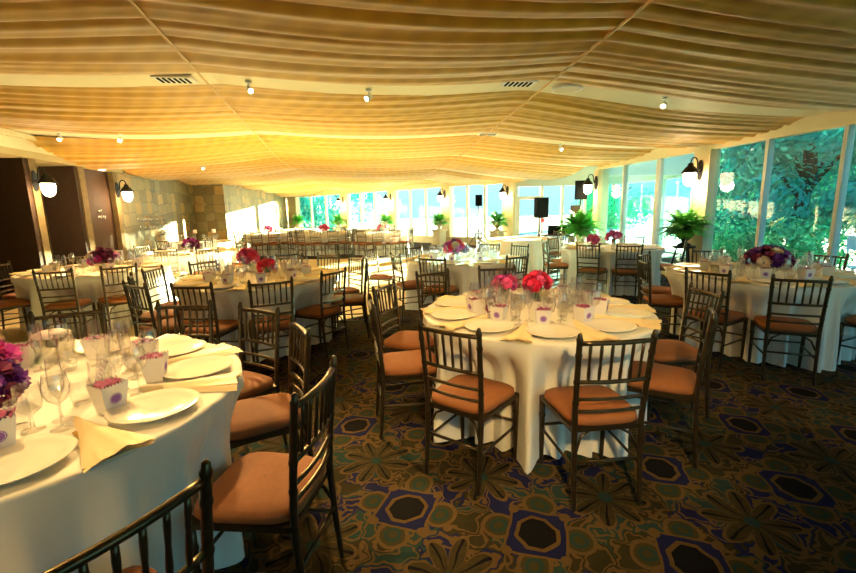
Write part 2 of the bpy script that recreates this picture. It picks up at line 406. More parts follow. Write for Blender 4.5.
# -- left side: stone walls, lobby pillars, brown panel
P = lambda y, off=0: (lwall(y) - off, y)
structure('wall_left', MB().prism([P(11.05), P(16.0), (-7.4, 16.15), (-9.25, 29.2), (-12, 29.2), (-12, 16), P(16, 2), P(11.05, 2)], 0, 3.22), 'slate_tile')
structure('wall_lobby', MB().box((-12, -3.4, 0), (-11.8, 16, 3.2)).prism([(-11.8, 11.2), P(11.2, 2), P(11.5, 2), (-11.8, 11.5)], 0, 3.2), 'lobby_wall')
structure('wall_panel', MB().prism([P(9.9, .12), P(11.05, .12), P(11.05, 1.9), P(9.9, 1.9)], 0, 2.6), 'brown_panel')
structure('trim_60', MB().prism([P(10.98, -.03), P(11.14, -.03), P(11.14, .1), P(10.98, .1)], 0, 2.6), 'pillar_stone')
for nme, ya, yb in (('trim_61', 8.14, 8.42), ('trim_62', 9.56, 9.86)):
    structure(nme, MB().prism([P(ya, 0), P(yb, 0), P(yb, .75), P(ya, .75)], 0, 2.6), 'dark_wood')
    structure(nme.replace('6', '7'), MB().prism([P(ya + .10, -.03), P(yb, -.03), P(yb, 0), P(ya + .10, 0)], 0, 2.6), 'pillar_stone')  # paler strip paints in the lit room side of the dark pillar
structure('wall_inner', MB().prism([P(9.7, 2.0), P(9.9, 2.0), P(9.9, .1), P(9.75, .1)], 0, 2.6), 'slate_tile')
structure('door_2', MB().prism([P(8.9, 1.3), P(9.6, 1.3), P(9.6, 1.4), P(8.9, 1.4)], 0, 2.3), 'brown_panel')
# beam and soffit over the lobby
structure('trim_80', MB().prism([P(-3.4, -.12), P(11.3, -.12), P(11.3, .25), P(-3.4, .25)], 2.6, 2.72), 'soffit_paint')
structure('trim_81', MB().prism([P(-3.4, -.12), P(11.3, -.12), P(11.3, -.06), P(-3.4, -.06)], 2.72, 3.22), 'ceiling_board')
structure('trim_82', MB().prism([P(-3.4, .25), P(11.2, .25), (-12, 11.2), (-12, -3.4)], 2.6, 2.66), 'soffit_paint')
structure('trim_83', MB().prism([P(-3.4, -.30), P(11.6, -.30), P(11.6, -.22), P(-3.4, -.22)], 2.9, 2.98), 'cream_paint')

# ------------------------------------------------------------------ draped fabric ceiling
S1, S2, UL, UR = -1.72, 2.35, -5.95, 6.60
BANDS = [-1.52, 1.98, 5.48, 8.80, 12.1, 15.6, 19.1, 22.6, 26.1, 29.6]
def far_v(u):     # v where the far wall line is met
    # solve uv2xy(u,v) on far line
    A = FW0; d = fdir
    s_, t_ = Vector((.989, .148)), Vector((-.148, .989))
    # s*u + t*v = A + d*k
    a11, a12, b1 = t_.x, -d.x, A.x - s_.x * u; a21, a22, b2 = t_.y, -d.y, A.y - s_.y * u
    det = a11 * a22 - a12 * a21
    return (b1 * a22 - a12 * b2) / det
def bay_v(u): return 16.75 if u > 5.3 else 99
def seam(su, v): return su + (.07 if su < 0 else -.07) * max(-4, min(6, 8 - v))
def base_z(u, v):
    S1, S2 = seam(-1.72, v), seam(2.35, v)
    le = 2.66 + .42 * max(0, min(1, (11.0 - v) / 3.0)); re = 2.68
    if u < S1:
        q = (u - UL) / (S1 - UL); z = le + (2.98 - le) * q ** .8 - .10 * math.sin(PI * q)
    elif u < S2:
        q = (u - S1) / (S2 - S1); z = 2.98 - .09 * math.sin(PI * q) if 0 < q < 1 else 2.98
    else:
        q = (u - S2) / (UR - S2); q = min(1, q); z = 2.98 + (re - 2.98) * q ** 1.3 - .09 * math.sin(PI * q)
    d = far_v(u) - v
    if d < 5: z -= .17 * (1 - max(0, d) / 5)
    return z
def fab_z(u, v, v0, v1):
    q = (v - v0) / (v1 - v0); q = max(0, min(1, q))
    z = base_z(u, v) + .05 - .12 * math.sin(PI * q) ** .7 if 0 < q < 1 else base_z(u, v) + .05
    w_ = v + .05 * noise.noise(Vector((u * .5, v * .6, 3))) + .03 * math.sin(u * 1.1 + v)
    # gathered pleats: narrow creases, wide soft bellies, spacing uneven
    ph = w_ * 4.6 + .55 * math.sin(w_ * 2.1) + .8 * noise.noise(Vector((u * .22, v * .5, 9)))
    amp = .042 * (1 + .6 * noise.noise(Vector((u * .35, v * 1.1, 5)))) * min(1, 5 * min(q, 1 - q) + .3)
    z -= amp * (abs(math.sin(PI * ph / 1.25)) ** .7) + .008 * math.sin(ph * 9 + u * .6)
    return z
for b in range(len(BANDS) - 1):
    v0, v1 = BANDS[b] + .22, BANDS[b + 1] - .22
    nu, nv = 64, 110 if b < 4 else 60
    rows = []
    for j in range(nu + 1):
        u = UL + (UR - UL) * j / nu
        vm = min(v1, far_v(u) + .02, bay_v(u)); rows.append((u, vm))
    if all(vm <= v0 for _, vm in rows): continue
    mb = MB(); pts = []
    for i in range(nv + 1):
        r = []
        for (u, vm) in rows:
            vv = v0 + (max(v0, vm) - v0) * i / nv; x, y = uv2xy(u, vv); r.append((x, y, fab_z(u, vv, v0, v1)))
        pts.append(r)
    mb.grid(pts)
    f2 = []; s2 = []
    for f in mb.f:
        a_, c_ = Vector(mb.v[f[0]]), Vector(mb.v[f[2]])
        if (a_ - c_).length > .02 and (Vector(mb.v[f[0]]) - Vector(mb.v[f[3]])).length > .004: f2.append(f); s2.append(True)
    mb.f, mb.sm = f2, s2
    wherew = ['added for fill, unseen behind the viewer', 'nearest to the camera, above the near tables', 'just past the first ceiling strip', 'over the dance floor', 'above the middle of the room',
              'beyond the dance floor', 'far down the room', 'over the far tables', 'in the far corner'][b]
    tag(build('ceiling_drape', mb, 'ceiling_fabric'), 'gold pleated fabric panel swagged under the ceiling, ' + wherew, 'fabric drape', 'gold fabric ceiling drapes')
# cords along the two seams
for su, side in ((S1, 'left'), (S2, 'right')):
    pts = []
    v = -1.3
    while v < min(far_v(su) - .1, 27):
        bi = max(i for i in range(len(BANDS)) if BANDS[i] <= v) if v >= BANDS[0] else 0
        v0, v1 = BANDS[bi] + .22, BANDS[bi + 1] - .22
        x, y = uv2xy(seam(su, v), v)
        pts.append((x, y, base_z(seam(su, v), v) - .125)); v += .3
    tag(build('seam_cord', MB().tube(pts, .011, 6), 'ceiling_fabric'), 'long cord gathering the ceiling fabric, the %s of the two' % side, 'cord')
# strips between the panels, with vents
for i, bv in enumerate(BANDS[:-2]):
    mb = MB(); umax = UR; umin = UL
    while far_v(umax) < bv + .3 and umax > umin: umax -= .1
    if umax - umin < .5: continue
    sec = []
    for j in range(41):
        u = umin + (umax - umin) * j / 40; z = base_z(u, bv) + .035
        (xa, ya), (xb, yb) = uv2xy(u, bv - .30), uv2xy(u, bv + .30)
        sec.append([(xa, ya, z), (xb, yb, z), (xb, yb, z + .03), (xa, ya, z + .03)])
    mb.grid(sec, False, True)
    structure('trim_%d' % (90 + i), mb, 'ceiling_board')
def vent(u, v, label, w_=.34, h_=.16):
    x, y = uv2xy(u, v); t = thing('air_vent', label, 'vent', (x, y, base_z(u, v) + .008), math.atan2(.148, .989), 'ceiling air vents')
    build('frame', MB().box((-w_ / 2 - .03, -h_ / 2 - .03, 0), (w_ / 2 + .03, h_ / 2 + .03, .025)), 'white_paint', t)
    mb = MB()
    for q in range(6): mb.box((-w_ / 2 + q * w_ / 6 + .01, -h_ / 2, -.008), (-w_ / 2 + (q + .6) * w_ / 6, h_ / 2, 0))
    build('grille', mb, 'black_plastic', t)
vent(-1.95, 5.42, 'dark slotted air vent in the nearest ceiling strip, left of middle')
vent(1.95, 5.30, 'square slotted air vent in the nearest ceiling strip, beside the round speaker')
vent(2.6, 8.75, 'small slotted air vent in the second ceiling strip')
vent(-2.0, 10.3, 'small dark vent on the left seam of the ceiling drapes', .3, .08)
x, y = uv2xy(2.62, 5.40)
t = thing('ceiling_speaker', 'round flush ceiling speaker in the nearest ceiling strip', 'speaker', (x, y, base_z(2.62, 5.4) + .008))
build('rim', MB().lathe([(.19, .03), (.19, 0), (.165, -.004)], 28), 'white_paint', t); build('grille', MB().lathe([(.0001, -.008), (.165, -.004)], 28), 'cream_paint', t)

def make_spot():
    t = thing('spotlight', '', 'ceiling light')
    build('mount', MB().lathe([(.0001, 0), (.05, 0), (.05, -.03), (.0001, -.03)], 14).tube([(0, 0, -.03), (0, 0, -.09)], .009, 6), 'white_paint', t)
    h = build('lamp_head', MB().tube([(0, .05, -.085), (0, .03, -.10), (0, -.06, -.16)], [.03, .045, .052], 14), 'white_paint', t)
    build('bulb', MB().tube([(0, -.058, -.159), (0, -.064, -.163)], [.042, .03], 12), 'spot_glow', h)
    return t
spot = Proto(make_spot)
SPOTS = [(-1.19, 5.45, 'left of the middle of the nearest strip'), (.16, 5.45, 'at the middle of the nearest strip'), (3.86, 5.25, 'right end of the nearest strip'),
         (4.26, 9.0, 'on the second strip by the window wall'), (-4.1, 8.6, 'on the second strip at far left'), (-5.1, 8.7, 'leftmost over the lobby beam'), (-3.9, 12.1, 'on the third strip at left'),
         (-1.6, 1.98, 'added for fill, left, in the strip overhead of the viewer'), (.6, 1.98, 'added for fill, middle, in the strip overhead of the viewer'), (2.6, 1.98, 'added for fill, right, in the strip overhead of the viewer'), (0, -1.5, 'added for fill, unseen behind the viewer'), (-2.4, -1.5, 'added for fill, left, out of view at the rear')]  # last five fixtures are unseen, added to carry fill light
for u, v, ph in SPOTS:
    x, y = uv2xy(u, v); s_ = spot.put((x, y, base_z(u, v) + .03), random.Random(u).uniform(-1, 1), 'small white ceiling spotlight ' + ph, 'ceiling spotlights', .72)
def spot_lamp(x, y, z, tx, ty, tz, e, size=1.0):
    ld = bpy.data.lights.new('spot_beam', 'SPOT'); ld.energy = e; ld.color = (1, .64, .24); ld.spot_size = size; ld.spot_blend = .7; ld.shadow_soft_size = .05
    o = bpy.data.objects.new('spot_beam', ld); C.objects.link(o); o.location = (x, y, z)
    o.rotation_euler = (Vector((x, y, z)) - Vector((tx, ty, tz))).to_track_quat('Z', 'Y').to_euler()
for (u, v, _), tgt, e_ in zip(SPOTS, ((-1.7, 1.7, .7), (.55, 3.0, .7), (3.5, 4.4, .7), (3.3, 7.6, .7), (-2.2, 5.0, .7), (-4.8, 6.2, .7), (-4.9, 8.8, .7), (-1.2, 1.5, .7), (.5, 2.6, .7), (3.0, 3.6, .7), (.8, 3.0, .4), (-1.7, 1.5, .5)), (420, 260, 90, 110, 620, 520, 420, 60, 150, 40, 800, 120)):  # last five beams are added fill for the near tables
    x, y = uv2xy(u, v); spot_lamp(x, y, 2.84, *tgt, e_, .62 if v < 0 else 1.15)

# ------------------------------------------------------------------ chairs
def make_chair():
    t = thing('banquet_chair', '', 'chair')
    W = .172
    def py(z):   # rear post curve
        return -.20 - .045 * max(0, (z - .45) / .47) ** 1.3 - .03 * max(0, (.45 - z) / .45) ** 1.5
    def px(z): return W + .012 * max(0, (z - .45) / .47)
    for s in (-1, 1):
        zs = [0, .06, .2, .38, .445, .47, .50, .55, .565, .58, .66, .675, .69, .76, .80, .815, .83, .88, .895, .905, .92, .927]
        rs = [q * .88 for q in (.011, .013, .015, .017, .017, .017, .017, .016, .020, .016, .016, .020, .016, .016, .016, .020, .016, .016, .019, .014, .012, .004)]
        build('back_post', MB().tube([(s * px(z), py(z), z) for z in zs], rs, 9), 'bronze', t)
        zs = [0, .04, .15, .30, .315, .33, .42]; rs = [.010, .012, .014, .016, .020, .016, .017]
        build('leg', MB().tube([(s * (.19 - .008 * (.42 - z)), .185 + .01 * (.42 - z), z) for z in zs], rs, 9), 'bronze', t)
    def rail(name, z, r, bow=.018):
        n = 7; pts = [(-px(z) + 2 * px(z) * i / (n - 1), py(z) - bow * math.sin(PI * i / (n - 1)), z) for i in range(n)]
        build(name, MB().tube(pts, r, 8), 'bronze', t)
    rail('top_rail', .875, .0125); rail('crossbar', .675, .011); rail('crossbar', .585, .0095); rail('crossbar', .52, .0095)
    for i in range(6):
        q = (i + 1) / 7; b = .018 * math.sin(PI * q)
        f = lambda z: (-px(z) + 2 * px(z) * q, py(z) - b, z)
        build('spindle', MB().tube([f(.675), f(.72), f(.775), f(.83), f(.875)], [.007, .0085, .0065, .0085, .007], 6), 'bronze', t)
    # seat frame + cushion (slightly wider in front)
    poly = [(-.185, -.20), (.185, -.20), (.205, .195), (-.205, .195)]
    build('seat_frame', MB().prism(poly, .405, .43), 'bronze', t)
    rows = []
    def ring(sx_, z, r=.05):
        out = []
        for k in range(40):
            a = 2 * PI * k / 40; c, s_ = math.cos(a), math.sin(a); n = 5
            d = (abs(c) ** n + abs(s_) ** n) ** (-1 / n); yy = s_ * d * sx_ * .20; hw = .195 + .012 * (yy / .2)
            out.append((c * d * sx_ * hw, yy - .003, z))
        return out
    prof = [(.95, .43), (1.0, .437), (1.02, .452), (1.0, .468), (.93, .478), (.7, .488), (.4, .493), (.02, .495)]
    mb = MB(); mb.grid([ring(a, b) for a, b in prof], wrap=True); build('seat', mb, 'seat_fabric', t)
    # stretchers
    lx = .187
    for z in (.20,):
        for s in (-1, 1): build('stretcher', MB().tube([(s * W, py(.22), .22), (s * lx, .187, .22)], .0085, 6), 'bronze', t)
    build('stretcher', MB().tube([(-lx, .187, .25), (lx, .187, .25)], .0085, 6), 'bronze', t)
    build('stretcher', MB().tube([(-W, py(.25), .25), (W, py(.25), .25)], .0085, 6), 'bronze', t)
    for s in (-1, 1):
        build('brace', MB().tube([(s * W, py(.28), .27), (s * .13, py(.36) + .02, .37), (s * .06, -.17, .41)], .0075, 6), 'bronze', t)
    return t
chair = Proto(make_chair)
BACK = .24
def put_chair(x, y, tx, ty, label, group, turn=0):
    """(x,y) is where the top rail is, (tx,ty) the point it faces"""
    d = Vector((tx - x, ty - y)).normalized(); a = math.atan2(d.y, d.x) + math.radians(turn); d = Vector((math.cos(a), math.sin(a)))
    o = Vector((x, y)) + d * BACK
    chair.put((o.x, o.y, 0), a - PI / 2, label, group)
    return (o.x + d.x * .20, o.y + d.y * .20)

TAB = {  # centre, radius
 'T0': (-1.72, 1.68, .86), 'T1': (.77, 3.06, .80), 'T2': (-1.98, 5.02, .90), 'T3': (3.55, 4.55, .88), 'T4': (.55, 6.5, .84), 'T5': (3.35, 7.85, .86), 'T6': (-4.78, 6.2, .90),
 'T7': (-4.85, 8.85, .85), 'T8': (-6.3, 12.0, .85), 'T9': (2.35, 10.7, .88), 'TA': (-5.9, 16.2, .9), 'TB': (-3.75, 15.8, .9), 'TC': (-1.6, 15.3, .9), 'TD': (-5.8, 20.2, .9), 'TE': (-2.6, 19.0, .9)}
TN = {'T0': 'the near left table', 'T1': 'the centre table', 'T2': 'the round table left of centre', 'T3': 'the right table by the windows', 'T4': 'the table behind the centre table',
      'T5': 'the table near the end window pier', 'T6': 'the left table by the lobby', 'T7': 'the table beside the stone wall', 'T8': 'the table under the stone wall corner',
      'T9': 'the table by the urn planter', 'TA': 'the leftmost far table', 'TB': 'the middle far table', 'TC': 'the right far table', 'TD': 'the farthest table in the left corner', 'TE': 'the farthest table by the windows'}
CH = {
 'T1': [(.10, 2.16, 'near left side, back to camera', 0), (.88, 1.94, 'near right side, front-most', 0), (1.62, 2.40, 'right side, seen edge-on', 6), (1.98, 3.02, 'far right side', 0),
        (-.36, 3.50, 'far left side', 0), (-.38, 2.84, 'left side, in front of another', 0), (.05, 4.22, 'back left', 0), (.72, 4.45, 'straight behind', 0)],
 'T0': [(-0.63, 0.78, 'bottom edge of photo, back to camera', 11), (-.42, 1.50, 'right side, the largest in view', 0), (-.70, 2.26, 'right side behind the largest one', 0), (-1.10, 2.72, 'far right side', 0),
        (-1.69, 2.92, 'far side, seen over the glasses', 0), (-2.36, 2.76, 'far left side, above the candle', 0)],
 'T2': [(-.98, 4.46, 'right side, back to the carpet', 0), (-.74, 5.19, 'far right side, seen edge-on', 0), (-.97, 5.85, 'right rear', 0), (-2.08, 3.74, 'near side, left of two', 0), (-1.43, 3.88, 'near side, right of two', 0),
        (-2.66, 3.86, 'near left corner', 0), (-3.05, 4.38, 'left side behind another', 0), (-3.22, 5.02, 'far left side', 0), (-2.95, 5.65, 'rear left', 0), (-2.01, 6.25, 'straight behind', 0), (-1.45, 6.30, 'rear right', 0)],
 'T6': [(-4.39, 5.02, 'near side, back to camera', 0), (-3.84, 5.34, 'near right side', 0), (-5.66, 7.0, 'rear side', 0), (-5.92, 5.95, 'left side', 0), (-5.45, 5.15, 'near left corner', 0)],
 'T7': [(-4.61, 7.60, 'near side, back to camera', 0), (-3.95, 7.75, 'near right side', 0), (-5.95, 9.0, 'left side', 0), (-5.3, 9.95, 'rear left', 0), (-3.75, 9.1, 'right side', 0)],
 'T8': [(-5.6, 10.9, 'near right side', 0), (-6.6, 10.8, 'near side', 0), (-5.1, 11.8, 'right side', 0)],
 'T4': [(.06, 5.50, 'near left side', 0), (-.45, 6.05, 'left side', 0), (-.94, 7.13, 'left, drawn well back', 0), (-.23, 7.28, 'rear left', 0), (1.16, 5.52, 'near right side', 0), (1.55, 7.2, 'rear right', 0), (1.10, 7.62, 'straight behind', 0)],
 'T5': [(2.62, 7.02, 'near side, left of two', 0), (3.16, 6.72, 'near side, right of two', -8), (2.15, 7.9, 'left side', 0), (4.2, 8.75, 'rear right', 0), (4.35, 7.25, 'right side', 0), (2.55, 8.75, 'rear left', 0)],
 'T3': [(3.01, 3.42, 'near side, back to camera', 0), (2.56, 3.90, 'near left side', 0), (2.42, 4.78, 'left side', 0), (2.75, 5.45, 'far left side', 0), (4.62, 4.95, 'right side against the glass', 0), (3.75, 5.75, 'rear side', 0), (4.05, 3.42, 'near right, at the photo edge', 0)],
 'T9': [(1.35, 11.4, 'rear left', 0), (3.25, 9.85, 'right side', 0), (3.45, 11.3, 'rear right', 0)],
}
for i, k_ in enumerate(('TA', 'TB', 'TC')):
    cx, cy, r = TAB[k_]; L = []
    for j, a in enumerate((-150, -118, -90, -62, -30)):
        L.append((cx + 1.2 * math.cos(math.radians(a)), cy + 1.2 * math.sin(math.radians(a)), ('leftmost', 'second from left', 'middle one', 'fourth from left', 'rightmost')[j] + ' in front', 0))
    for j, a in enumerate((30, 90, 150)):
        L.append((cx + 1.2 * math.cos(math.radians(a)), cy + 1.2 * math.sin(math.radians(a)), ('right', 'middle', 'left')[j] + ' one behind it', 0))
    CH[k_] = L
for k_ in ('TD', 'TE'):
    cx, cy, r = TAB[k_]
    CH[k_] = [(cx + 1.2 * math.cos(math.radians(a)), cy + 1.2 * math.sin(math.radians(a)), w_, 0) for a, w_ in ((-140, 'near left'), (-95, 'near middle'), (-50, 'near right'), (10, 'right side'))]
FR = {}
for k_, L in CH.items():
    cx, cy, r = TAB[k_]; FR[k_] = []
    for (x, y, ph, tr) in L:
        fx, fy = put_chair(x, y, cx, cy, 'spindle-back chair, %s, at %s' % (ph, TN[k_]), 'banquet chairs', tr)
        FR[k_].append((math.atan2(fy - cy, fx - cx), math.hypot(fx - cx, fy - cy)))

# ------------------------------------------------------------------ tables with floor-length cloths
TH = .765
def cloth(k_, seed):
    cx, cy, r = TAB[k_]; rnd = random.Random(seed); N = 260
    ph1, ph2 = rnd.uniform(0, 6), rnd.uniform(0, 6); nf = rnd.choice((22, 24, 26))
    def dent(a, z):
        d = 0
        for (ca, cdist) in FR.get(k_, []):
            q = abs((a - ca + PI) % (2 * PI) - PI)
            need = r + .035 - (cdist - .035)
            if need > 0:
                wgt = 1 if q < .22 else max(0, 1 - (q - .22) / .14)
                d = max(d, need * wgt)
        return d * min(1, max(0, (.70 - z) / .17))
    pts = []
    for rr in (.001, .25, .5, .75, .93, .985): pts.append([(rr * r * math.cos(2 * PI * i / N), rr * r * math.sin(2 * PI * i / N), TH) for i in range(N)])
    zs = [.762, .752, .735, .70, .64, .56, .48, .40, .30, .20, .10, .03, .004]
    for z in zs:
        d = (TH - z) / TH; row = []
        for i in range(N):
            a = 2 * PI * i / N
            fold = math.sin(nf * a + ph1 + .8 * math.sin(3 * a + ph2)); fold = fold * abs(fold) ** .3 + .25 * math.sin(nf * 2 * a + ph2); fold2 = math.sin(nf * 2.3 * a + ph2)
            amp = .068 * min(1, d * 1.5) ** .8 * .85
            rad_ = r + .006 + .02 * d + amp * fold * (.75 + .25 * math.sin(5 * a + ph1)) + .010 * d * fold2 - dent(a, z)
            row.append((rad_ * math.cos(a), rad_ * math.sin(a), z))
        pts.append(row)
    mb = MB(); mb.grid(pts, wrap=True)
    o = build('tablecloth', mb, 'cloth', loc=(cx, cy, 0))
    return tag(o, 'cream floor-length cloth on ' + TN[k_], 'tablecloth', 'round tablecloths')
for i, k_ in enumerate(TAB): cloth(k_, i + 3)
def make_table():
    t = thing('round_table', '', 'table')
    build('tabletop', MB().lathe([(.0001, .735), (.70, .735), (.72, .745), (.72, .755), (.70, .76), (.0001, .76)], 40), 'dark_wood', t)
    build('pedestal', MB().lathe([(.0001, 0), (.28, 0), (.28, .03), (.05, .06), (.05, .70), (.2, .735)], 20), 'black_iron', t)
    return t
tbl = Proto(make_table)
for k_ in TAB: tbl.put((TAB[k_][0], TAB[k_][1], 0), 0, 'folding round banquet table hidden under the cloth of ' + TN[k_], 'round tables')

# ------------------------------------------------------------------ tableware
def make_plate():
    mb = MB().lathe([(.0001, .004), (.075, .003), (.085, 0), (.09, .004), (.13, .012), (.152, .022), (.155, .025), (.151, .026), (.125, .017), (.09, .010), (.0001, .009)], 44)
    return tag(build('plate', mb, 'china'), '', 'plate')
def make_napkin():
    rows = []; L = .34
    for layer in range(3):
        zz = .004 + layer * .006; pts = []
        for i in range(13):
            s_ = i / 12; x = -.17 + L * s_; hw = (.012 + .085 * s_ ** 1.1) * (1 - .10 * layer)
            sh = layer * .012 * s_
            row = []
            for j in range(9):
                q = j / 8 * 2 - 1
                row.append((x - layer * .012 * (1 - s_) + .02 * abs(q) * (s_ > .99), q * hw + sh, zz + .022 * (1 - q * q) * (.3 + .7 * (1 - s_)) + .004 * math.sin(q * 7 + layer) * s_))
            pts.append(row)
        rows.append(pts)
    mb = MB()
    for p in rows: mb.grid(p); 
    # closing hem
    mb.grid([[(.17, -.095, .0), (.17, .095, .0)], [(.17, -.095, .006), (.17, .095, .006)]])
    return tag(build('napkin', mb, 'napkin'), '', 'napkin')
def gl(name, prof, cat):
    return lambda: tag(build(name, MB().lathe(prof, 18), 'clear_glass'), '', cat)
wine = Proto(gl('wine_glass', [(.036, 0), (.034, .003), (.006, .006), (.0035, .02), (.0035, .085), (.010, .095), (.030, .112), (.040, .14), (.041, .16), (.033, .205)], 'glass'))
goblet = Proto(gl('water_goblet', [(.036, 0), (.034, .003), (.007, .007), (.005, .05), (.012, .06), (.034, .078), (.040, .11), (.037, .17)], 'glass'))
flute = Proto(gl('champagne_flute', [(.031, 0), (.030, .003), (.005, .006), (.0033, .03), (.0033, .08), (.012, .095), (.023, .13), (.024, .17), (.021, .235)], 'glass'))
tumbler = Proto(gl('short_glass', [(.0001, .006), (.026, .006), (.029, 0), (.036, .04), (.036, .07), (.031, .10)], 'glass'))
votive = Proto(gl('votive_glass', [(.0001, .004), (.026, .004), (.028, 0), (.033, .07)], 'candle holder'))
plate = Proto(make_plate); napkin = Proto(make_napkin)
def make_box():
    t = thing('favor_box', '', 'box')
    a, b, h = .033, .048, .115
    mb = MB()
    for s in range(4):
        R = Matrix.Rotation(s * PI / 2, 4, 'Z'); n = 8; vs = [(-a, -a, 0), (a, -a, 0)]; top = []
        for i in range(n * 2 + 1):
            x = b - 2 * b * i / (2 * n); top.append((x, -b - .001 * (i % 2), h + (.006 if i % 2 else -.004)))
        mb.add(vs + top, [tuple(range(len(vs) + len(top)))], False, R)
    mb.add([(-a, -a, .001), (a, -a, .001), (a, a, .001), (-a, a, .001)], [(0, 1, 2, 3)])
    build('carton', mb, 'white_card', t)
    em = MB(); tilt = math.atan2(b - a, h)
    T = Matrix.Translation((0, -(a + b) / 2 - .0022, h * .52)) @ Matrix.Rotation(tilt + PI / 2, 4, 'X')
    em.lathe([(.0001, 0), (.016, 0)], 24, T); em.lathe([(.0185, 0), (.021, 0)], 24, T)
    for q in range(10):
        c, s = math.cos(q * PI / 5), math.sin(q * PI / 5); em.add([(c * .0165 - s * .0018, s * .0165 + c * .0018, 0), (c * .0165 + s * .0018, s * .0165 - c * .0018, 0), (c * .019 + s * .0018, s * .019 - c * .0018, 0), (c * .019 - s * .0018, s * .019 + c * .0018, 0)], [(0, 1, 2, 3)], False, T)
    build('emblem', em, 'emblem_purple', t)
    rb = MB(); rnd = random.Random(4)
    for q in range(9):
        x, y = rnd.uniform(-.03, .03), rnd.uniform(-.03, .03); pts = []
        for i in range(4): pts.append([(x + .014 * (i - 1.5) + .004 * j, y + .012 * j - .01, h - .012 + .010 * math.sin(i * 2.2 + j * 1.5 + q) + .006) for j in range(4)])
        rb.grid(pts)
    build('tissue', rb, 'tissue_plum', t)
    return t
fbox = Proto(make_box)
def make_cut(kind):
    def f():
        t = thing(kind, '', 'cutlery'); n = MB()
        n.tube([(0, -.10, .004), (0, -.05, .007), (0, .02, .006), (0, .04, .004)], [.006, .005, .0035, .005], 8); build('handle', n, 'gold', t)
        h = MB()
        if kind == 'fork':
            h.box((-.011, .04, .002), (.011, .06, .006))
            for q in range(4): h.box((-.011 + q * .0062, .06, .003), (-.0075 + q * .0062, .10, .006))
            build('tines', h, 'gold', t)
        else:
            h.prism([(-.008, .04), (.008, .04), (.010, .09), (.004, .12), (-.007, .11)], .003, .006); build('blade', h, 'gold', t)
        return t
    return f
fork = Proto(make_cut('fork')); knife = Proto(make_cut('knife'))
HOURS = ['three', 'two', 'one', 'twelve', 'eleven', 'ten', 'nine', 'eight', 'seven', 'six', 'five', 'four']
def hour(a): return HOURS[int(round((a % (2 * PI)) / (PI / 6))) % 12]
def setting(k_, angs, glasses=4, cut=True, boxes=True, seed=0, boxat=None):
    cx, cy, r = TAB[k_]; rnd = random.Random(seed + 77); nm = TN[k_]
    for a in angs:
        def at(rr, off, z=TH): q = a + off; return (cx + rr * math.cos(q), cy + rr * math.sin(q), z + .0015)
        h = hour(a)
        plate.put(at(r - .185, 0), 0, 'white plate on %s, at its %s o\'clock place' % (nm, h), 'plates')
        napkin.put(at(r - .16, .30 if r > .84 else .33), a + .33 + rnd.uniform(-.25, .25), 'gold satin napkin on %s, after its %s o\'clock plate' % (nm, h), 'napkins')
        if cut:
            fork.put(at(r - .18, -.265), a - .2 + PI / 2, 'gold fork on %s, by the %s o\'clock plate' % (nm, h), 'forks')
            knife.put(at(r - .18, .262), a + .2 + PI / 2, 'gold knife on %s, by the %s o\'clock plate' % (nm, h), 'knives')
        if boxes: fbox.put(at(r - .35, -.06), a + PI / 2 + rnd.uniform(-.3, .3), 'white favour box with purple emblem on %s, facing %s o\'clock' % (nm, h), 'favour boxes')
        kinds = [(wine, 'stemmed wine glass'), (goblet, 'water goblet'), (flute, 'slim champagne flute'), (tumbler, 'short rounded glass')]
        for g, (pr, w_) in enumerate(kinds[:glasses]):
            off = (.24, .12, .36, .02)[g] + rnd.uniform(-.03, .03); rr = r - (.37, .45, .47, .53)[g] + rnd.uniform(-.015, .015)
            pr.put(at(rr, off), rnd.uniform(0, 6), ('clear %s on %s, by its %s o\'clock plate' % (w_, nm, h)) if cut else 'clear %s among the glasses on %s' % (w_, nm), '%s group on %s' % (w_, nm))
def angs(n, a0=0): return [math.radians(a0) + 2 * PI * i / n for i in range(n)]
setting('T0', angs(10, -11), seed=1); setting('T1', angs(10, -94), seed=2); setting('T2', angs(10, -100), seed=3); setting('T3', angs(10, -120), seed=4)
setting('T4', angs(8, -110), 4, False, seed=5); setting('T6', angs(8, -80), 3, False, seed=6); setting('T5', angs(8, -100), 2, False, False, seed=7); setting('T7', angs(8, -80), 2, False, False, seed=8)
for i, k_ in enumerate(('T8', 'TA', 'TB', 'TC')): setting(k_, angs(6, -90), 2, False, False, seed=20 + i)

# ------------------------------------------------------------------ flowers
def bloom_mesh(seed):
    rnd = random.Random(seed); mb = MB()
    for ringi, (n, r, tilt, h) in enumerate(((5, .016, 1.25, .03), (6, .026, .95, .022), (8, .036, .6, .012), (8, .042, .2, .0))):
        for k in range(n):
            a = 2 * PI * k / n + ringi * .5 + rnd.uniform(-.15, .15); L = .032 * (1 + .15 * rnd.random()); pts = []
            for i in range(4):
                s = i / 3; el = tilt * (1 - .35 * s)
                row = []
                for j in range(5):
                    q = (j / 4 * 2 - 1); wd = .019 * math.sin(PI * min(.93, .15 + s * .75))
                    rr = r * .35 + L * s * math.cos(el); zz = h * .6 + L * s * math.sin(el) + .006 * q * q + .003 * math.sin(5 * q + ringi) * s
                    x = rr; y = q * wd
                    row.append((x * math.cos(a) - y * math.sin(a), x * math.sin(a) + y * math.cos(a), zz))
                pts.append(row)
            mb.grid(pts)
    return mb
BM = {}
def bloom(parent, mat, loc, direction, sc):
    key = mat
    if key not in BM: BM[key] = build('bloom', bloom_mesh(len(BM)), mat, parent); o = BM[key]
    else: o = BM[key].copy(); C.objects.link(o); o.parent = parent
    o.location = loc; o.rotation_mode = 'QUATERNION'; o.rotation_quaternion = Vector(direction).to_track_quat('Z', 'Y'); o.scale = (sc,) * 3
    return o
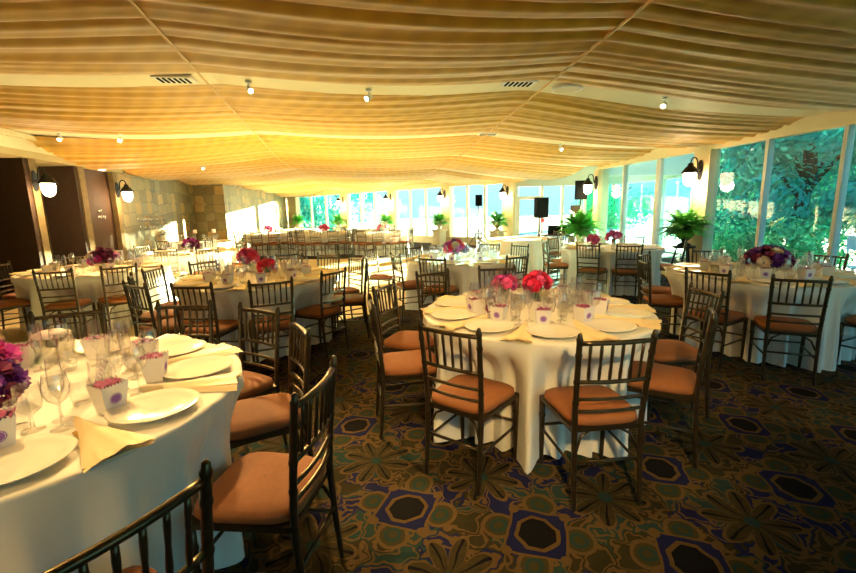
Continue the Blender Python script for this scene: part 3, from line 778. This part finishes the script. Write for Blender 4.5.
def bouquet(x, y, mats, n, R, label, vh=.12, vr=.045, sc=1.2, flat=.75, glass=False, seed=0, z=TH):
    rnd = random.Random(seed); t = thing('flower_arrangement', label, 'flowers', (x, y, z + .002), rnd.uniform(0, 6))
    build('vase', MB().lathe([(.0001, 0), (vr * .8, 0), (vr * .9, vh * .5), (vr, vh), (vr * .93, vh - .004), (vr * .7, .01)], 20), 'clear_glass' if glass else 'silver', t)
    lf = MB()
    for q in range(26):
        a = rnd.uniform(0, 2 * PI); el = rnd.uniform(-.1, 1.1); L = R * rnd.uniform(.6, 1.05); d = Vector((math.cos(a) * math.cos(el), math.sin(a) * math.cos(el), math.sin(el)))
        s_ = Vector((-math.sin(a), math.cos(a), 0)) * .016; b = Vector((0, 0, vh)); lf.add([b + d * L * .3, b + d * L * .7 + s_, b + d * L + Vector((0, 0, -.01)), b + d * L * .7 - s_], [(0, 1, 2, 3)])
    for q in range(5): a = q * 1.256; lf.tube([(.5 * vr * math.cos(a + 2), .5 * vr * math.sin(a + 2), .01), (.3 * vr * math.cos(a), .3 * vr * math.sin(a), vh + .03)], .003, 5)
    build('foliage', lf, 'stem_green', t)
    for i in range(n):
        zz = 1 - 1.15 * (i + .5) / n; a = i * 2.39996; rr = math.sqrt(max(0, 1 - zz * zz)); d = Vector((rr * math.cos(a), rr * math.sin(a), zz))
        p = Vector((d.x * R * .8, d.y * R * .8, vh + .02 + max(-.1, d.z) * R * flat))
        bloom(t, mats[rnd.randrange(len(mats))], p, (d.x, d.y, d.z + .35), sc * rnd.uniform(.85, 1.15))
    return t
bouquet(-1.71, 1.53, ['petal_purple', 'petal_purple', 'petal_plum', 'petal_magenta', 'petal_purple'], 20, .115, 'deep purple flowers on the near left table, cut by the photo edge', .07, .05, 1.15, seed=1)
bouquet(-2.02, 1.90, ['petal_magenta', 'petal_orange', 'petal_pink'], 7, .055, 'small pink and peach flowers behind the purple ones at the left edge', .06, .04, 1.2, seed=2)
bouquet(.87, 3.38, ['petal_red', 'petal_red', 'petal_pink'], 12, .078, 'bright red roses in a glass vase on the centre table', .11, .04, 1.15, glass=True, seed=3)
bouquet(.62, 3.42, ['petal_pink', 'petal_magenta', 'petal_pink'], 9, .07, 'pink and violet flowers on the centre table, left of the red roses', .10, .035, 1.0, glass=True, seed=4)
bouquet(-2.32, 5.55, ['petal_pink', 'petal_pink', 'petal_red'], 13, .10, 'tall pink flowers on the round table left of centre', .14, .05, 1.4, glass=True, seed=5)
bouquet(-1.92, 5.12, ['petal_pink', 'petal_red'], 7, .085, 'low crimson flowers right of the pink ones', .07, .04, 1.2, seed=6)
bouquet(.42, 6.45, ['petal_pink', 'petal_red', 'petal_cream', 'petal_magenta', 'petal_purple'], 22, .135, 'mixed pink, cream and violet centrepiece on the table behind the centre table', .13, .06, 1.35, seed=7)
bouquet(3.42, 4.30, ['petal_purple', 'petal_plum', 'petal_purple', 'petal_plum', 'petal_purple', 'petal_plum', 'petal_plum', 'petal_cream'], 26, .20, 'large dark purple centrepiece on the right table by the windows', .13, .06, 1.35, seed=8, flat=.5)
bouquet(-4.78, 6.35, ['petal_plum', 'petal_magenta', 'petal_plum', 'petal_cream'], 20, .2, 'plum flowers with one pale bloom on the left table by the lobby', .10, .06, 1.4, seed=9, flat=.55)
bouquet(-4.75, 8.7, ['petal_magenta', 'petal_plum'], 10, .13, 'magenta flowers beside picture cards near the stone wall', .12, .05, 1.4, seed=10)
bouquet(2.92, 7.6, ['petal_magenta', 'petal_pink'], 8, .09, 'small violet-pink flowers, left pair on the table near the window pier', .11, .04, 1.2, seed=11)
bouquet(3.22, 7.45, ['petal_pink', 'petal_pink'], 9, .10, 'taller pink flowers, right pair on the table near the window pier', .18, .04, 1.2, seed=12)
bouquet(-5.9, 16.2, ['petal_pink', 'petal_magenta'], 8, .13, 'pink flowers on the leftmost far table', .12, .05, 1.6, seed=13)
bouquet(-3.75, 15.8, ['petal_pink', 'petal_red'], 9, .15, 'pink flowers on the middle far table', .12, .05, 1.7, seed=14)
bouquet(-1.6, 15.3, ['petal_pink', 'petal_cream'], 8, .13, 'pale pink flowers on the right far table', .12, .05, 1.6, seed=15)

# ------------------------------------------------------------------ candles, cards
def candle(x, y, label, r=.055, h=.16, z=TH):
    t = thing('floating_candle', label, 'candle', (x, y, z + .002))
    build('cylinder_glass', MB().lathe([(.0001, .006), (r, .006), (r, 0), (r + .003, h)], 28), 'candle_glass', t)
    build('water', MB().lathe([(.0001, .01), (r * .95, .01), (r * .95, h * .62), (.0001, h * .62)], 24), 'candle_glass', t)
    c_ = build('candle', MB().lathe([(.0001, h * .60), (r * .9, h * .61), (r * .93, h * .70), (r * .6, h * .76), (.0001, h * .75)], 24), 'wax', t)
    build('wick', MB().tube([(0, 0, h * .75), (.002, 0, h * .80)], .0015, 5), 'black_plastic', c_)
candle(-1.99, 2.20, 'glass cylinder with floating pink candle on the near left table', .085, .20)
candle(1.10, 3.42, 'low glass cylinder candle right of the red roses', .05, .12)
candle(3.12, 4.62, 'glass cylinder candle left of the dark purple centrepiece', .05, .14)
candle(-4.35, 6.3, 'glass cylinder candle on the left table by the lobby', .05, .14)
for i, (x, y) in enumerate(((-1.45, 2.0), (-1.6, 1.75), (.5, 2.95), (.95, 2.98), (1.15, 3.15), (-2.2, 4.85), (-1.7, 5.3), (3.3, 4.8), (3.85, 4.6), (.75, 6.7))):
    k_ = ('T0', 'T0', 'T1', 'T1', 'T1', 'T2', 'T2', 'T3', 'T3', 'T4')[i]
    votive.put((x, y, TH + .0015), 0, 'small clear votive glass on ' + TN[k_], 'votives on ' + TN[k_])
def card(x, y, rz, label, w_=.10, h_=.14, mats=('silver', 'white_card'), z=TH, picture=False, lean=.25):
    t = thing('table_card', label, 'framed card', (x, y, z + .003), rz)
    R = Matrix.Rotation(-lean, 4, 'X')
    fr = MB()
    for lo, hi in (((-w_ / 2, 0, 0), (w_ / 2, .008, .008)), ((-w_ / 2, 0, h_ - .008), (w_ / 2, .008, h_)), ((-w_ / 2, 0, 0), (-w_ / 2 + .008, .008, h_)), ((w_ / 2 - .008, 0, 0), (w_ / 2, .008, h_))): fr.box(lo, hi, R)
    build('frame', fr, mats[0], t)
    cd_ = build('card', MB().box((-w_ / 2 + .006, .002, .006), (w_ / 2 - .006, .006, h_ - .006), R), mats[1], t)
    ln = MB()
    if picture: ln.box((-w_ / 2 + .022, .0012, .03), (w_ / 2 - .022, .0022, h_ - .03), R)
    else:
        for q in range(5): wd = w_ * (.28, .2, .3, .24, .15)[q]; ln.box((-wd, .0012, h_ * (.78 - q * .12)), (wd, .0022, h_ * (.78 - q * .12) + .003), R)
    build('print', ln, 'photo_print' if picture else 'emblem_purple', cd_)
    build('stand', MB().box((-.01, .01, 0), (.01, .06, .006)).box((-.01, .055, 0), (.01, .062, h_ * .5), Matrix.Translation((0, -.0, 0))), mats[0], t)
card(-1.42, 1.72, -.75, 'silver framed menu card leaning among glasses on the near left table', .10, .15, lean=.35)
card(.50, 3.17, .5, 'tilted picture card below the pink flowers on the centre table', .085, .12, ('tissue_plum', 'white_card'), picture=True)
card(.46, 3.03, .6, 'lower picture card in front of another on the centre table', .085, .10, ('tissue_plum', 'white_card'), picture=True)
card(-5.12, 6.66, .5, 'white framed picture card behind the plum flowers, left of two', .19, .22, ('white_card', 'white_card'), picture=True)
card(-4.93, 6.82, .5, 'white framed picture card behind the plum flowers, right of two', .19, .22, ('white_card', 'white_card'), picture=True)
card(-5.02, 8.85, .45, 'pair-left picture card beside the magenta flowers near the stone wall', .2, .2, ('white_card', 'white_card'), picture=True)
card(-4.78, 9.05, .45, 'pair-right picture card beside the magenta flowers near the stone wall', .2, .2, ('white_card', 'white_card'), picture=True)
for i, (x, y) in enumerate(((-6.45, 12.1), (-6.05, 12.35))):
    t = thing('tall_candle_glass', 'tall stemmed glass with white candle near the wall corner, %s of two' % ('left', 'right')[i], 'candle holder', (x, y, TH + .002))
    build('stem', MB().lathe([(.05, 0), (.048, .004), (.008, .01), (.006, .22), (.02, .24)], 16), 'clear_glass', t)
    build('candle', MB().lathe([(.0001, .24), (.05, .24), (.05, .34), (.0001, .34)], 16), 'wax', t)

# ------------------------------------------------------------------ wall lamps
def make_sconce():
    t = thing('wall_lamp', '', 'wall lamp')    # origin on the wall, arm goes along +Y
    build('wall_plate', MB().add(*(lambda: ([(x * .06, y_, z * .19) for y_ in (0, .025) for x, z in [(math.cos(a * PI / 8), math.sin(a * PI / 8)) for a in range(16)]],
        [tuple(range(16)), tuple(range(16, 32))[::-1]] + [(a, 16 + a, 16 + (a + 1) % 16, (a + 1) % 16) for a in range(16)]))()), 'black_iron', t)
    pts = [(0, .02, .02)]
    for i in range(13): a = PI * (1 - i / 12); pts.append((0, .19 + .10 * math.cos(a) * .9, .12 + .11 * math.sin(a)))
    pts.append((0, .28, .08))
    build('arm', MB().tube([(0, .02, 0), (0, .07, -.01), (0, .09, .04)] + pts[1:], .013, 8), 'black_iron', t)
    build('hood', MB().lathe([(.02, .13), (.045, .12), (.055, .07), (.09, .045), (.12, .0), (.148, -.045), (.152, -.06), (.142, -.058), (.11, .0)], 28, Matrix.Translation((0, .28, 0))), 'black_iron', t)
    build('globe', MB().lathe([(.105, -.05), (.112, -.10), (.108, -.18), (.088, -.245), (.05, -.285), (.0001, -.30)], 28, Matrix.Translation((0, .28, 0))), 'lamp_globe', t)
    return t
sconce = Proto(make_sconce)
def put_sconce(x, y, z, dirx, diry, label):
    sconce.put((x, y, z), math.atan2(diry, dirx) - PI / 2, label, 'wall lamps')
    ld = bpy.data.lights.new('lamp_bulb', 'POINT'); ld.energy = 26; ld.color = (1, .66, .32); ld.shadow_soft_size = .12
    d = Vector((dirx, diry)).normalized() * .30; o = bpy.data.objects.new('lamp_bulb', ld); C.objects.link(o); o.location = (x + d.x, y + d.y, z - .30)
p = on_right(8.45) - rn * .05; put_sconce(p.x, p.y, 2.14, -rn.x, -rn.y - .25, 'black hooded wall lamp on the cream pier between the right windows')
p = on_right(12.15) - rn * .07; put_sconce(p.x, p.y, 2.14, -rn.x, -rn.y - .2, 'black hooded wall lamp on the far end pier of the right windows')
put_sconce(lwall(8.3) + .035, 8.3, 2.20, 1, -.15, 'glowing hooded wall lamp at far left, on the nearest dark pillar')
put_sconce(lwall(11.06) + .035, 11.06, 2.17, 1, -.15, 'glowing hooded wall lamp where the stone wall begins')
for (a, b), ph in zip(pill[1:], ('leftmost on the far window wall', 'second from left on the far window wall', 'third on the far window wall, above an urn', 'on the last far pier beside the glass door')):
    p = on_far((a + b) / 2) - fn * .085; put_sconce(p.x, p.y, 2.17, -fn.x - .3, -fn.y, 'black hooded wall lamp, ' + ph)

# ------------------------------------------------------------------ ferns, urns
def fern_mesh(R, n, seed):
    rnd = random.Random(seed); mb = MB()
    for q in range(n):
        a = rnd.uniform(0, 2 * PI); el = rnd.uniform(.25, 1.35); L = R * rnd.uniform(.75, 1.2); p = Vector((0, 0, 0)); d = Vector((math.cos(a) * math.cos(el), math.sin(a) * math.cos(el), math.sin(el)))
        side = Vector((-math.sin(a), math.cos(a), 0)); prev = p.copy(); seg = 9
        for i in range(seg):
            d = (d + Vector((0, 0, -.13))).normalized(); nx = prev + d * L / seg; w_ = R * .24 * math.sin(PI * (i + 1) / (seg + 1.2))
            for s in (-1, 1):
                tip = (prev + nx) / 2 + side * s * w_ + d * w_ * .5 - Vector((0, 0, w_ * .3)); mb.add([prev, nx, tip], [(0, 1, 2)] if s > 0 else [(1, 0, 2)])
            prev = nx
    return mb
def urn_mesh(s): return MB().lathe([(r * s, z * s) for r, z in ((.0001, 0), (.16, 0), (.16, .04), (.08, .08), (.07, .13), (.16, .2), (.22, .3), (.23, .38), (.26, .41), (.26, .44), (.22, .44), (.20, .40), (.0001, .38))], 28)
def planter(x, y, z0, s, R, ped, label, seed, mat='urn_stone', n=80):
    t = thing('potted_fern', label, 'plant', (x, y, z0 + ped)); build('urn', urn_mesh(s), mat, t)
    build('fronds', fern_mesh(R, n, seed), 'fern_green', t).location = (0, 0, .38 * s)
def pedestal(x, y, h, w_, label, mat='urn_stone', rz=.78):
    t = thing('plant_pedestal', label, 'pedestal', (x, y, 0), rz)
    build('plinth', MB().box((-w_ / 2, -w_ / 2, 0), (w_ / 2, w_ / 2, .08)), mat, t); build('shaft', MB().box((-w_ * .4, -w_ * .4, .08), (w_ * .4, w_ * .4, h - .06)), mat, t)
    build('cap', MB().box((-w_ / 2, -w_ / 2, h - .06), (w_ / 2, w_ / 2, h)), mat, t)
for i, (s_, ph) in enumerate(((2.0, 'by the stone wall corner'), (6.25, 'at the first far pier'), (10.25, 'at the second far pier'), (13.85, 'at the third far pier'), (16.9, 'at the last pier before the glass door'))):
    p = on_far(s_) - fn * .5
    pedestal(p.x, p.y, .66, .5, 'square tan pedestal ' + ph); planter(p.x, p.y, 0, .8, .50, .66, 'bushy green fern in a stone urn ' + ph, i)
planter(4.05, 11.4, 0, .9, .60, .55, 'large green fern in an urn beside the black speaker stack', 11, n=130); pedestal(4.05, 11.4, .55, .5, 'low square pedestal beside the black speaker stack')
planter(4.95, 8.3, 0, .75, .48, .72, 'large fern in front of the cream pier, under the wall lamp', 12, 'black_iron', n=140)
t = thing('plant_stand', 'dark splayed-leg plant stand below the fern at the right windows', 'stand', (4.95, 8.3, 0))
build('top', MB().lathe([(.0001, .68), (.2, .68), (.2, .72), (.0001, .72)], 24), 'black_iron', t)
for q in range(3): a = q * 2.094 + .4; build('leg', MB().tube([(.12 * math.cos(a), .12 * math.sin(a), .68), (.26 * math.cos(a), .26 * math.sin(a), 0)], .018, 8), 'black_iron', t)

# ------------------------------------------------------------------ speakers
def tripod_speaker(x, y, zc, w_, h_, d_, label, slabel, rz=0, top=None):
    t = thing('speaker_stand', slabel, 'speaker stand', (x, y, 0), rz)
    build('pole', MB().tube([(0, 0, .18), (0, 0, zc - h_ / 2)], .022, 10), 'black_iron', t)
    build('collar', MB().tube([(0, 0, .62), (0, 0, .70)], .04, 10), 'black_plastic', t)
    for q in range(3):
        a = q * 2.094 + .5; build('leg', MB().tube([(.03 * math.cos(a), .03 * math.sin(a), .66), (.5 * math.cos(a), .5 * math.sin(a), .012)], .013, 7), 'black_iron', t)
        build('brace', MB().tube([(.02 * math.cos(a), .02 * math.sin(a), .25), (.3 * math.cos(a), .3 * math.sin(a), .28)], .008, 6), 'black_iron', t)
    s = thing('loudspeaker', label, 'speaker', (x, y, zc - h_ / 2), rz)
    mb = MB().prism([(-w_ / 2, -d_ / 2), (w_ / 2, -d_ / 2), (w_ * .32, d_ / 2), (-w_ * .32, d_ / 2)], 0, h_); build('cabinet', mb, 'black_plastic', s)
    build('grille', MB().box((-w_ * .44, -d_ / 2 - .012, h_ * .05), (w_ * .44, -d_ / 2 - .001, h_ * .62)), 'black_plastic', s)
    build('horn', MB().box((-w_ * .3, -d_ / 2 - .01, h_ * .70), (w_ * .3, -d_ / 2 - .001, h_ * .88)), 'black_plastic', s)
tripod_speaker(2.0, 16.8, 1.83, .26, .42, .25, 'small black loudspeaker high on a tripod before the far windows', 'thin black tripod standing before the far windows')
tripod_speaker(3.54, 13.6, 1.50, .38, .62, .36, 'large black loudspeaker on a pole in front of the glass door bay', 'black pole stand in front of the glass door bay', .2)
tripod_speaker(4.40, 12.5, 1.97, .34, .52, .30, 'black loudspeaker on the tall stack beside the far end pier', 'black tripod behind the large fern at the far end pier', -.3)
t = tag(build('speaker_column', MB().box((-.15, -.1, 0), (.15, .1, 1.55)).box((-.2, -.16, 0), (.2, .16, .06)), 'dark_wood', loc=(4.62, 13.45, 0)), 'dark upright column cabinet beside the far end pier', 'column')
# laptop table with electronics
t = thing('equipment_table', 'small cloth-covered equipment table left of the large fern', 'table', (3.72, 12.3, 0))
build('tabletop', MB().box((-.45, -.3, .72), (.45, .3, .75)), 'dark_wood', t)
for sx_ in (-1, 1):
    for sy_ in (-1, 1): build('leg', MB().tube([(sx_ * .4, sy_ * .25, 0), (sx_ * .4, sy_ * .25, .72)], .018, 8), 'black_iron', t)
t = thing('laptop', 'open black laptop on the equipment table', 'laptop', (3.6, 12.2, .752), -.2)
build('keyboard', MB().box((-.18, -.12, 0), (.18, .12, .02)), 'black_plastic', t); build('screen', MB().box((-.18, .12, .0), (.18, .135, .26), Matrix.Rotation(-.1, 4, 'X')), 'black_plastic', t)
t = thing('mixer', 'black boxy sound mixer right of the laptop', 'electronics', (3.98, 12.2, .752))
build('case', MB().box((-.13, -.13, 0), (.13, .13, .28)), 'black_plastic', t)
for q in range(3): build('knob', MB().tube([(-.07 + q * .07, -.13, .2), (-.07 + q * .07, -.15, .2)], .016, 8), 'silver', t)
tag(build('exit_sign', MB().box((-.08, -.02, -.08), (.08, 0, .08)), 'exit_red', loc=(4.50, 16.93, 1.02)), 'small red square sign on the glass door frame', 'sign')

# ------------------------------------------------------------------ lettering on the stone wall, panel marks
def lettering(x0, y0, z, n, s, label, seed):
    rnd = random.Random(seed); mb = MB(); d = Vector((-.148, .989, 0)).normalized(); q = 0
    for i in range(n):
        wd = rnd.uniform(.6, 1) * s; b = Vector((x0, y0, z)) + d * q; nrm = Vector((.02, 0, 0))
        def bar(a0, z0, a1, z1, th=.22):
            A = b + d * a0 * wd + Vector((0, 0, z0 * s)); B = b + d * a1 * wd + Vector((0, 0, z1 * s)); mb.tube([A + nrm, B + nrm], s * .09, 5)
        k = rnd.randrange(4)
        bar(0, 0, 0, 1)
        if k in (0, 1): bar(0, 1, .7, 1)
        if k in (0, 2): bar(0, .5, .6, .5)
        if k in (1, 3): bar(.7, 0, .7, 1)
        if k == 3: bar(0, 0, .7, 0)
        q += wd * 1.25
    return tag(build('wall_lettering', mb, 'silver'), label, 'lettering', 'raised lettering')
lettering(lwall(11.9), 11.9, 1.36, 13, .13, 'top line of raised metal lettering on the stone wall', 1)
lettering(lwall(12.0), 12.0, 1.13, 13, .14, 'middle line of raised metal lettering on the stone wall', 2)
lettering(lwall(13.2), 13.2, .93, 6, .14, 'short bottom line of raised metal lettering on the stone wall', 3)
lettering(lwall(10.4) - .115, 10.4, 1.62, 2, .07, 'tiny metal mark on the brown panel, upper', 4)
lettering(lwall(10.35) - .115, 10.35, 1.45, 3, .09, 'tiny metal marks on the brown panel, lower', 5)
# recessed downlight over the brown panel
tag(build('downlight', MB().lathe([(.0001, 0), (.06, 0), (.075, .012)], 20), 'spot_glow', loc=(lwall(10.4) + .06 + .05, 10.4, 2.585)), 'recessed downlight in the beam above the brown panel', 'ceiling light')
spot_lamp(lwall(10.4) + .30, 10.45, 2.57, lwall(10.4) - .1, 10.45, 1.6, 5, 1.9)

# ------------------------------------------------------------------ outside
structure('ground', MB().box((-60, -40, -.5), (80, 90, -.13)), 'lawn')
structure('terrace', MB().prism([(7.2, -8), (22, -8), (22, 30), (-6, 44), (-9, 30), (3.6, 17.4), (8.3, 17), (8.6, 12.5), (5.2, 12.6)], -.13, -.04), 'terrace')
def crown_mesh(seed, n=15000, R=(2.2, 2.2, 2.4), leaf=.085):
    rnd = random.Random(seed); mb = MB(); blobs = []
    for q in range(16):
        a = rnd.uniform(0, 2 * PI); z = rnd.uniform(-.75, .85); rr = math.sqrt(1 - z * z) * rnd.uniform(.3, .85); blobs.append((Vector((rr * math.cos(a) * R[0], rr * math.sin(a) * R[1], z * R[2])), rnd.uniform(.45, 1.0)))
    for q in range(n):
        c_, br = blobs[rnd.randrange(len(blobs))]; d = Vector((rnd.gauss(0, 1), rnd.gauss(0, 1), rnd.gauss(0, 1))).normalized(); p = c_ + d * br * rnd.uniform(.6, 1.1)
        t1 = d.cross(Vector((rnd.random(), rnd.random(), rnd.random()))).normalized(); t2 = (d.cross(t1) + d * rnd.uniform(-.5, .5)).normalized(); s = leaf * rnd.uniform(.5, 1.1)
        mb.add([p - t1 * s, p - t2 * s * .5, p + t1 * s, p + t2 * s * .5], [(0, 1, 2, 3)])
    return mb
CR = {}
def tree(x, y, h, s, mat, label, seed, low=False):
    t = thing('tree', label, 'tree', (x, y, -.15), seed * 1.3, 'trees outside the windows')
    key = (mat, seed % 3)
    if key not in CR: CR[key] = build('crown', crown_mesh(seed % 3 + 5), mat, t); c_ = CR[key]
    else: c_ = CR[key].copy(); C.objects.link(c_); c_.parent = t
    c_.location = (0, 0, h); c_.scale = (s, s, s * (1.15 if not low else .8))
    mb = MB().tube([(0, 0, 0), (.08, .05, h * .4), (-.05, .1, h * .8), (0, 0, h + s)], [.2 * s, .15 * s, .12 * s, .05], 9)
    for q in range(5): a = q * 1.3; mb.tube([(0, .05, h * .55 + q * .1), (s * .8 * math.cos(a), s * .8 * math.sin(a), h * .9 + q * .15)], [.07 * s, .03 * s], 6)
    build('trunk', mb, 'trunk', t)
TR = [(10.2, 4.0, 3.0, 1.1, 'leaf_teal', 'behind the right table'), (11.5, 8.2, 3.6, 1.4, 'leaf_green', 'outside the widest right pane'), (9.3, 10.8, 3.0, 1.0, 'leaf_teal', 'beside the cream pier'),
      (13.0, 1.0, 3.4, 1.4, 'leaf_teal', 'at the right photo edge'), (9.7, 13.4, 2.3, .85, 'leaf_teal', 'short and dense beyond the end pier'), (12.3, 15.6, 2.8, 1.1, 'leaf_green', 'behind the short dense one beyond the end pier'), (15, 5, 4.2, 1.9, 'leaf_teal', 'tall, deep behind the right table'), (14.6, 11.5, 4.2, 1.8, 'leaf_teal', 'tall, deep beyond the pier'),
      (18, 9, 5, 2.2, 'leaf_green', 'highest beyond the lawn'),
      (-8.6, 33.5, 3.0, 1.3, 'leaf_teal', 'dark, outside the leftmost far panes'), (-5.6, 31.5, 3.0, 1.3, 'leaf_teal', 'dark, right of the leftmost far panes'), (-11.5, 36.5, 3.5, 1.6, 'leaf_teal', 'far left corner'),
      (14, 33, 3.0, 1.6, 'leaf_green', 'distant, beyond the glass door')]
for i, (x, y, h, s, mt, ph) in enumerate(TR): tree(x, y, h, s, mt, 'leafy tree ' + ph, i)
for i, (x, y, mt, ph) in enumerate(((8.9, 5.4, 'leaf_green', 'behind the right table'), (8.6, 7.6, 'leaf_cream', 'left of the dark purple flowers'), (10.2, 6.6, 'leaf_cream', 'beyond the widest pane'), (8.4, 9.4, 'leaf_green', 'beside the fern'), (9.4, 12.2, 'leaf_cream', 'past the second pane'),
      (8.8, 3.0, 'leaf_cream', 'at the right photo edge'), (7.9, 11.0, 'leaf_green', 'near the end pier'), (11.0, 9.8, 'leaf_cream', 'deep behind the fern'), (10.5, 14.5, 'leaf_cream', 'beyond the end pier'))):
    o = thing('flowering_shrub' if mt == 'leaf_cream' else 'shrub', ('cream-flowering' if mt == 'leaf_cream' else 'low green') + ' shrub on the terrace ' + ph, 'shrub', (x, y, -.1), i * .9, 'terrace shrubs')
    key = (mt, 9)
    if key not in CR: CR[key] = build('foliage', crown_mesh(31 + len(CR), 3000, (1, 1, .55), .08), mt, o); c_ = CR[key]
    else: c_ = CR[key].copy(); C.objects.link(c_); c_.parent = o
    c_.name = 'foliage'; c_.location = (0, 0, .62 if mt == 'leaf_green' else .85); c_.scale = (.8, .8, .75)
def make_patio():
    t = thing('patio_chair', '', 'chair'); 
    build('seat', MB().box((-.22, -.2, .42), (.22, .22, .45)), 'white_paint', t); build('backrest', MB().box((-.22, -.22, .66), (.22, -.19, .86)), 'white_paint', t)
    for sx_ in (-.2, .2):
        build('leg', MB().tube([(sx_, -.2, .0), (sx_, -.2, .86)], .014, 6), 'white_paint', t); build('leg', MB().tube([(sx_, .2, .0), (sx_, .2, .42)], .014, 6), 'white_paint', t)
    return t
pc = Proto(make_patio)
pc.put((6.9, 6.7, -.04), 2.6, 'white folding chair on the terrace, left of the two', 'patio chairs', (1, 1, 1.15)); pc.put((6.75, 5.95, -.04), 2.5, 'white folding chair on the terrace, right of the two', 'patio chairs', (1, 1, 1.15))
